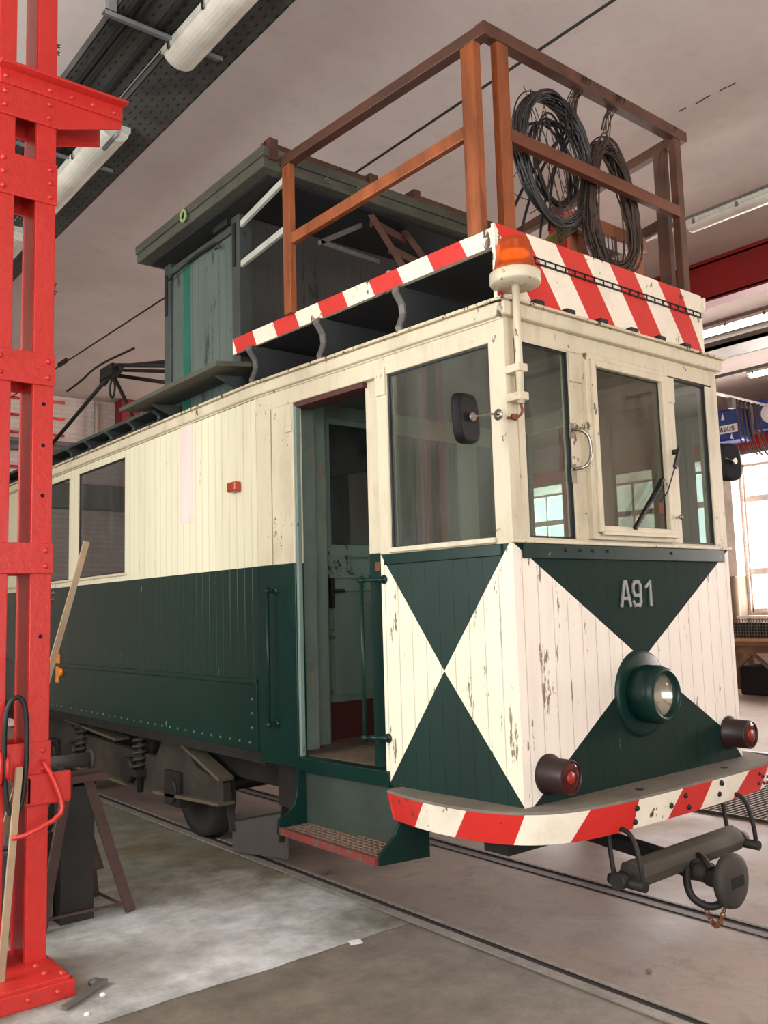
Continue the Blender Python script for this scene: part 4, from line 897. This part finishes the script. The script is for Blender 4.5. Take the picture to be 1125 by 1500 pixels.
j2 = copy_tree(j1); j2.location = (2.42, 2.30, 0); j2.rotation_euler = (0, 0, math.pi); tag(j2, 'red lifting column seen behind the hanging wire coils beyond the tram')
# hose loop hanging on the near jack
tag(B().tube(chaikin([(-2.395, 1.60, 1.27), (-2.45, 1.60, 1.22), (-2.455, 1.60, 1.0), (-2.44, 1.60, .78), (-2.41, 1.60, .735), (-2.37, 1.60, .78), (-2.355, 1.60, 1.0), (-2.36, 1.60, 1.20)], 3, True), .011, 10, True).build('hose_loop', M['rubber']), 'long black hose loop hanging on the red lifting column', 'hose')
tag(B().beam((-2.388, 1.60, .95), (-2.48, 1.52, .01), .028, .02).build('timber_strip', M['stick']), 'grey brown slat leaning against the foot of the red column', 'slat')
tag(B().beam((-1.97, 1.93, 1.99), (-2.52, 1.93, .01), .03, .012, (0, 1, 0)).build('wood_batten', M['stick']), 'pale wooden batten leaning behind the red column in front of the tram windows', 'batten')

# ================================================================== AXLE STAND behind the jack
sx, sy = -1.86, 2.35
stand = empty('axle_stand', (sx, sy, 0), 'brown steel trestle stand with a roller on top behind the red column', 'stand')
BS = M['brown_steel']
def sp2(b, n, m=BS, bev=.003): return b.build(n, m, stand, bev)
sp2(B().box(-.10, .08, -.06, .06, 0, .70), 'centre_post', M['dark_steel'])
for (a, c) in (((.04, -.05, .74), (.27, -.10, .0)), ((.04, .05, .74), (.22, .30, .0)), ((-.06, -.05, .74), (-.22, -.12, .0)), ((-.06, .05, .74), (-.20, .28, .0))):
    sp2(B().beam(a, c, .055, .02, (0, 1, 0)), 'leg')
sp2(B().box(-.16, .14, -.09, .09, .72, .76), 'top_plate'); sp2(B().prism([(-.2, .1, .2), (.2, .1, .2), (.12, .1, .45), (-.12, .1, .45)], (0, .015, 0)), 'cross_plate')
sp2(B().cyl((-.2, -.1, .06), (.2, -.12, .06), .008).cyl((.2, -.12, .06), (.18, .25, .06), .008), 'tie_rod')
sp2(B().cyl((-.18, -.08, .84), (.04, -.08, .84), .036, None, 20).cyl((.04, -.08, .84), (.055, -.08, .84), .052, None, 24).box(-.14, -.11, -.12, -.04, .76, .84), 'roller', M['truck_steel'], 0)
sp2(B().box(-.22, -.18, -.06, .02, .76, 1.06), 'screw_head', M['hoist_red'])
tag(B().box(-2.75, -2.14, 2.3, 2.8, .0, .42).box(-2.7, -2.18, 2.34, 2.76, .42, .45).build('equipment_case', M['bluegrey'], None, .01), 'blue grey steel case on the floor behind the red column', 'case')
tag(B().beam((-2.30, 1.26, .012), (-2.07, 1.40, .02), .03, .014).build('flat_bar', M['grey_steel']), 'short grey flat bar lying by the foot of the red column', 'metal bar')
def blob(x, y, z, s, name, mat, lab, cat, grp=None):
    b = B(); b.lathe((x, y, z), (0, 0, 1), [(0, .0), (.0, s), (s*.5, s*.9), (s*.8, s*.4), (s*.85, 0)], 7)
    o = b.build(name, mat); 
    return tag(o, lab, cat, grp)
blob(-2.12, 1.30, 0, .014, 'gravel_stone', M['plate_white'], 'white pebble on the floor right of the grey flat bar', 'stone')
blob(-2.24, 1.16, 0, .013, 'gravel_stone', M['plate_white'], 'pale pebble on the floor in front of the grey flat bar', 'stone')
blob(-2.10, 1.44, 0, .03, 'rubble_lump', M['grey_steel'], 'grey lump of rubble beside the red foot', 'rubble')
tag(B().prism([(-1.01, 1.02, .001), (-.95, 1.0, .001), (-.93, 1.05, .001), (-.99, 1.07, .001)], (0, 0, .003)).build('paint_flake', M['plate_white']), 'white paint flake lying on the concrete before the entrance step', 'paint flake')
blob(-.24, -.12, 0, .012, 'gravel_stone', M['deck_dust'], 'small grey stone on the floor left of the dark rail below the bumper', 'stone')
blob(-.40, 2.05, 0, .02, 'debris_lump', M['brown_steel'], 'brown crumb of debris beside the pale rail under the step', 'debris')

# ================================================================== OVERHEAD
def wirepath(pts, r): return B().tube(pts, r, 8)
tag(wirepath([(0, -7, 4.66), (0, -.07, 4.675), (0, 3, 4.66), (0, 8.1, 4.69), (0, 11.6, 4.72)], .0085).build('trolley_wire', M['dark_steel']), 'thin dark overhead contact wire running above the tram', 'wire')
tag(B().box(-.015, .015, 7.9, 8.2, 4.68, 4.73).build('wire_clamp', M['dark_steel']), 'dark clamp on the overhead wire beside the red column', 'clamp')
tr = B()
for x0, x1, z in ((-1.95, -1.62, 4.77), (-1.60, -1.265, 4.73)):
    tr.box(x0, x1, -7, 9, z, z+.004, 0); tr.box(x0, x0+.004, -7, 9, z, z+.06, 0); tr.box(x1-.004, x1, -7, 9, z, z+.06, 0)
to = tag(tr.build('cable_tray', M['tray']), 'double dark perforated steel cable tray under the ceiling at upper left', 'cable tray')
tb_ = B()
for x in (-1.9, -1.85, -1.72, -1.5, -1.42): tb_.tube([(x, -6.8, 4.77), (x+.02, 0, 4.77), (x-.02, 8.8, 4.77)], .02)
tb_.build('cable_bundle', M['rubber'], to)
arms = B()
for y in (-1.0, 1.62, 3.2, 4.9, 6.5):
    a = B(); a.box(-2.02, -1.34, y-.03, y+.03, 4.725, 4.73); a.box(-2.02, -1.34, y-.03, y-.026, 4.70, 4.73); a.box(-2.0, -1.955, y-.02, y+.02, 4.72, 5.2)
    a.build('tray_hanger', M['galv'], to)
tag(B().tube(chaikin([(-1.78, 1.2, 5.19), (-1.84, 1.45, 5.1), (-1.93, 1.60, 4.95), (-1.9, 1.7, 4.80)], 2), .014).build('drooping_cable', M['rubber']), 'black cable drooping from the ceiling onto the upper left tray', 'cable')
def fixture(x, y0, y1, z, lit, label, wide=.14):
    r = empty('fluorescent_lamp', (x, (y0+y1)/2, z), label, 'lamp', 'tubular hall lamps')
    h = (y1-y0)/2
    def prof(w, n=14): return [(w*math.cos(a), -w*.75*math.sin(a)) for a in (math.pi*k/(n-1) for k in range(n))]
    b = B(); b.prism([(p[0], -h+.02, p[1]) for p in prof(wide/2)], (0, 2*h-.04, 0)); b.build('diffuser', M['tube_on'] if lit else M['tube_dim'], r, .008)
    b = B(); b.box(-wide/2-.004, wide/2+.004, -h, h, -.002, .035); b.build('housing', M['light_bar'], r, .004)
    b = B()
    for yy in (-h+.1, -h+.5, h-.5, h-.1): b.box(wide/2, wide/2+.012, yy-.012, yy+.012, -.02, .02); b.box(-wide/2-.012, -wide/2, yy-.012, yy+.012, -.02, .02)
    b.build('clip', M['chrome'], r)
    return r
fixture(-1.55, .25, 1.73, 4.695, False, 'unlit tubular lamp in clear cover, nearest of those under the cable tray', .19)
fixture(-1.55, 2.60, 4.08, 4.695, False, 'unlit tubular lamp partly hidden by the head of the red column', .19)
fixture(-1.55, 4.50, 5.98, 4.695, False, 'unlit tubular lamp under the tray, seen between the red uprights', .19)
fixture(3.2, .05, 1.50, 4.86, False, 'pale tubular lamp at upper right beside the railing', .15)
fixture(6.0, 1.75, 3.23, 4.82, True, 'glowing tubular lamp right of the striped apron', .16)
fixture(8.5, 2.4, 3.85, 4.85, True, 'small glowing tubular lamp above the blue hoist', .16)
for x, y, lab in ((3.2, -2.2, 'lit tubular lamp out of view on the right ceiling'), (6.0, -.6, 'lit tubular lamp on the ceiling toward the right windows'), (-4.2, -3.0, 'lit tubular lamp behind the viewer on the left'), (-5.6, 4.8, 'lit tubular lamp left of the red column'), (-5.6, 1.6, 'lit tubular lamp along the left wall'), (-4.75, 1.4, 'lit tubular lamp added unseen left of the red column as fill, nearer one of its row'), (-4.75, 4.1, 'lit tubular lamp left of the red column, second of its row'), (-4.75, 6.85, 'lit tubular lamp in the far left corner of the hall'), (-1.53, -2.6, 'lit tubular lamp under the tray behind the viewer'), (6.0, 6.5, 'lit tubular lamp beyond the tram near the back wall')):  # nearest lamp of the left row is added to brighten the tram side
    fixture(x, y, y+1.48, 4.84 if x > -1.6 and x != -1.53 else 4.695, True, lab, .16)
# conduit rails above the right lamps
for x, z, lab in ((3.2, 4.90, 'grey conduit rail above the pale upper right lamp'), (6.0, 4.87, 'grey conduit rail above the glowing lamp right of the apron'), (8.5, 4.90, 'grey conduit rail above the small glowing lamp')):
    tag(B().box(x-.02, x+.05, -6, 9, z, z+.05).box(x, x+.01, -1.0, -.99, z, H).box(x, x+.01, 3.3, 3.31, z, H).build('conduit_rail', M['grey_steel']), lab, 'conduit')
tag(B().box(7.2, 7.75, -6, 11, 4.95, 5.0).box(7.2, 7.22, -6, 11, 4.95, 5.06).box(7.73, 7.75, -6, 11, 4.95, 5.06).build('cable_tray', M['grey_steel']), 'grey cable tray near the right wall above the blue hoist', 'cable tray')
# runway beam
rbm = B(); rbm.box(4.8, 5.0, -7.4, 11.6, 5.14, H); rbm.box(4.8, 5.0, -7.4, 11.6, 4.74, 4.78); rbm.box(4.89, 4.91, -7.4, 11.6, 4.78, 5.14); rbm.box(4.80, 4.82, -7.4, 11.6, 4.76, 5.16)
tag(rbm.build('runway_beam', M['beam_red']), 'dark red steel beam crossing under the ceiling at right', 'beam')

# ================================================================== BACK AND RIGHT OF THE HALL
tag(B().box(2.1, 2.42, 11.3, 11.6, 0, H).build('pillar', M['beam_red']), 'dark red steel pillar at the back wall under the pantograph', 'pillar')
rk = empty('wall_rack', (.4, 11.45, 0), 'red rails and grey shelf on the white back wall, seen between the red uprights', 'rack')
for z in (5.02, 4.75, 4.48, 4.22, 3.94): B().cyl((-.8, 0, z), (.8, 0, z+.02), .022).build('rack_bar', M['hoist_red'], rk)
B().box(-.8, 1.6, -.15, .1, 4.32, 4.38).build('shelf', M['grey_steel'], rk)
B().cyl((1.35, .1, 3.4), (1.35, .1, 5.15), .03).build('riser_pipe', M['light_bar'], rk)
tag(B().cyl((-.2, 9.6, 3.9), (2.2, 9.9, 4.05), .05, .02).build('duct', M['grey_steel']), 'grey duct behind the roof of the tram at left', 'duct')
# crane girder and hoist at the right wall
tag(B().box(10.9, 11.2, 2.0, 11.5, 4.18, 4.42).box(11.2, 11.99, 3.0, 3.2, 4.2, 4.3).box(11.2, 11.99, 8.0, 8.2, 4.2, 4.3).build('crane_girder', M['hoist_red']), 'bright red crane girder along the right wall', 'crane girder')
tag(B().box(10.85, 11.99, 2.0, 11.5, 4.10, 4.17).build('wall_ledge', M['grey_steel']), 'grey ledge below the red crane girder above the windows', 'ledge')
hoist = empty('crane_hoist', (10.6, 5.0, 4.3), 'blue electric hoist with white disc and plates on the red girder at right', 'hoist')
def hp_(b, n, m, bev=0): return b.build(n, m, hoist, bev)
hp_(B().box(-.1, .35, -2.6, -.10, .10, .62), 'hoist_body', M['blue'], .03)
hp_(B().box(-.25, .15, .04, .50, -.02, .55), 'motor_box', M['blue'], .05)
hp_(B().cyl((-.112, -.42, .36), (-.10, -.42, .36), .17, None, 32), 'white_disc', M['plate_white'])
hp_(B().box(-.115, -.10, -1.2, -.72, .16, .24).box(-.27, -.25, .10, .42, .12, .26), 'name_plate', M['plate_white'])
hp_(B().prism([(-.12, -.78, .40), (-.12, -.98, .40), (-.12, -.88, .56)], (.01, 0, 0)), 'warning_sign', M['yellow'])
hp_(B().prism([(-.27, .38, .36), (-.27, .32, .36), (-.27, .35, .48)], (.01, 0, 0)), 'white_mark', M['plate_white']); hp_(B().prism([(-.27, .24, .02), (-.27, .18, .0), (-.27, .21, .1)], (.01, 0, 0)), 'white_mark', M['plate_white'])
bs = B()
AB = {'A': [[(0, 0), (.5, 1), (1, 0)], [(.2, .35), (.8, .35)]], 'B': [[(0, 0), (0, 1), (.8, .95), (.8, .55), (0, .5), (.9, .45), (.9, .05), (0, 0)]], 'U': [[(0, 1), (0, .1), (.5, 0), (1, .1), (1, 1)]], 'S': [[(1, .9), (.5, 1), (0, .8), (.1, .55), (.9, .45), (1, .2), (.5, 0), (0, .1)]]}
for i, ch_ in enumerate('ABUS'):
    for seg in AB[ch_]:
        pts = [(-.276, .405-i*.07-p[0]*.045, .15+p[1]*.08) for p in seg]
        for a, c in zip(pts, pts[1:]): bs.beam(a, c, .012, .006, (1, 0, 0))
hp_(bs, 'lettering', M['plate_dark'])
tag(B().box(8.4, 11.95, 4.60, 4.64, 4.765, 4.80).build('festoon_rail', M['plate_white']), 'thin white rail carrying the hanging festoon cables at right', 'rail')
tag(B().box(9.28, 9.40, 4.58, 4.66, 4.60, 4.76).build('junction_box', M['grey_steel']), 'small grey junction box under the white rail beside the festoon cables', 'junction box')
for k in range(6):
    x = 9.48+k*.125+(.06 if k > 3 else 0); b = B()
    b.tube(chaikin([(x, 4.62, 4.755), (x+.01, 4.62, 4.5), (x+.04+.012*k, 4.62, 4.2), (x+.10+.03*k, 4.61, 3.98), (x+.16+.05*k, 4.6, 3.92)], 2), .015)
    b.box(x-.02, x+.02, 4.595, 4.645, 4.72, 4.764)
    tag(b.build('festoon_cable', M['wire_rust']), 'brown black festoon cable hanging in front of the blue hoist', 'cable', 'festoon cables on the white rail')
# workbench with crate
bench = empty('workbench', (10.9, 4.6, 0), 'timber workbench under the right windows', 'workbench')
B().box(-.5, .45, -2.4, 1.15, .82, .88).build('bench_top', M['bench_wood'], bench)
B().box(-.45, .4, -2.3, 1.1, .70, .82).build('apron', M['bench_wood'], bench)
for x in (-.42, .36):
    for y in (1.05, -.6, -2.2): B().box(x-.04, x+.04, y-.05, y+.05, 0, .7).build('leg', M['bench_wood'], bench)
B().beam((-.42, 1.0, .35), (-.42, .6, .7), .05, .05).beam((-.42, .2, .35), (-.42, .6, .7), .05, .05).build('brace', M['bench_wood'], bench)
tag(B().box(10.55, 11.2, 4.35, 5.5, 0, .48).build('storage_box', M['black'], None, .03), 'dark box on the floor under the near end of the workbench, beside the tram corner', 'box')
tag(B().box(10.6, 11.2, 2.6, 4.25, 0, .42).build('storage_box', M['black'], None, .03), 'longer dark box under the workbench toward the right edge of the photo', 'box')
cbx = B(); cbx.box(10.48, 10.52, 3.6, 5.5, .95, 1.0); cbx.box(10.48, 10.52, 3.6, 5.5, 1.24, 1.27)
crt = empty('wire_crate', (10.5, 4.6, .95), 'grey wire mesh crate standing on the workbench', 'crate')
g = B()
for i in range(38): g.box(-.005, .005, -.95+i*.05-.006, -.95+i*.05+.006, 0, .32)
for i in range(7): g.box(-.006, .006, -.95, .93, i*.05-.004, i*.05+.006)
g.build('mesh_side', M['grey_steel'], crt)
B().box(0.02, .45, -.95, .93, 0, .25).build('contents', M['dark_steel'], crt)
tag(B().box(10.45, 11.0, 3.6, 5.5, .88, .94).build('cardboard_sheet', M['cardboard'], None, .01), 'brown cardboard sheet lying on the workbench under the crate', 'cardboard')
tag(B().box(10.5, 10.9, 3.4, 5.45, 1.28, 1.31).build('paper_sheet', M['plate_white']), 'white sheet lying on top of the wire crate', 'sheet')
tag(B().cyl((11.45, 6.0, 0), (11.45, 6.0, 2.0), .09).build('drain_pipe', paint('pipe brown', (128, 108, 86), .7)), 'brown vertical pipe left of the workbench at the pier', 'pipe')
# floor gratings over the neighbouring pit
GM = paint('grating steel', (92, 76, 66), .6, metallic=.3, dirt=(50, 40, 34), dirt_amt=.5)
for k in range(6):
    y0 = -2.3+k*.95; b = B()
    n = 22
    for i in range(n): b.box(2.58, 3.96, y0+.02+i*.0412, y0+.032+i*.0412, .0, .018)
    b.box(2.56, 2.58, y0, y0+.93, 0, .022); b.box(3.96, 3.98, y0, y0+.93, 0, .022)
    for x in (2.9, 3.25, 3.6): b.box(x, x+.012, y0, y0+.93, 0, .015)
    tag(b.build('floor_grating', GM), 'rusty steel bar grating over the pit right of the tram', 'grating', 'gratings over the neighbouring pit')
tag(B().box(2.56, 3.98, -2.35, 3.45, .0005, .002).build('pit_shade', M['black']), 'black sheet painted for the shade beneath the gratings right of the tram', 'pit shade')  # black sheet stands for the shade down in the pit
for k, (y) in enumerate((.60, 1.55)):
    tag(B().box(2.56, 3.98, y-.02, y-.004, .019, .028).build('edge_angle', M['plate_white']), ('pale angle strip between gratings nearer the bumper', 'pale angle strip between gratings beyond the tail lamp')[k], 'strip')
for x, lab in ((4.15, 'steel rail of the neighbouring track beyond the gratings'), (5.2, 'farther steel rail of the neighbouring track')):
    tag(B().box(x, x+.06, Y0+.1, Y1-.1, 0, .02).build('track_rail', M['galv']), lab, 'rail')

# ================================================================== LIGHT
w = bpy.data.worlds.new('World'); SC.world = w; w.use_nodes = True
bg = w.node_tree.nodes['Background']; bg.inputs[0].default_value = (.93, .96, 1, 1); bg.inputs[1].default_value = 6.0
def area(name, loc, tgt, sx_, sy_, power, col):
    l = bpy.data.lights.new(name, 'AREA'); l.shape = 'RECTANGLE'; l.size = sx_; l.size_y = sy_; l.energy = power; l.color = col
    o = bpy.data.objects.new(name, l); COL.objects.link(o); o.location = loc
    o.rotation_euler = (Vector(tgt)-Vector(loc)).to_track_quat('-Z', 'Y').to_euler(); return o
for k, (a, c) in enumerate(wins):
    area('window_daylight', (X1+.5, (a+c)/2, 2.75), (0, (a+c)/2-.5, 1.9), c-a, 2.7, 650*(c-a)/3, (1, .87, .80))
for k, (a, c) in enumerate(winl):
    area('window_daylight', (X0-.4, (a+c)/2, 2.75), (0, (a+c)/2, 1.7), c-a, 2.5, 330 if a < 0 else 400, (.93, 1, .97))  # side fill through the added left windows
area('gate_fill', (-3.4, Y0-.2, 1.9), (-1.0, 0, 2.0), 3.6, 3.4, 230, (.98, 1, 1))  # frontal fill through the added gate opening
# ================================================================== CAMERA
R = [[0.77797319, -0.62764266, -0.02867766], [0.0462956, 0.10278396, -0.99362577], [0.62658952, 0.77168656, 0.10902026]]
cam = bpy.data.cameras.new('Camera'); co = bpy.data.objects.new('Camera', cam); COL.objects.link(co)
mw = Matrix(((R[0][0], -R[1][0], -R[2][0], -3.65), (R[0][1], -R[1][1], -R[2][1], -2.58), (R[0][2], -R[1][2], -R[2][2], 1.6), (0, 0, 0, 1)))
co.matrix_world = mw
cam.sensor_fit = 'VERTICAL'; cam.sensor_height = 36; cam.lens = 1298.84/1500*36; cam.clip_start = .05
SC.camera = co
SC.view_settings.view_transform = 'Standard'; SC.view_settings.look = 'None'; SC.view_settings.gamma = 1; SC.view_settings.exposure = -0.42
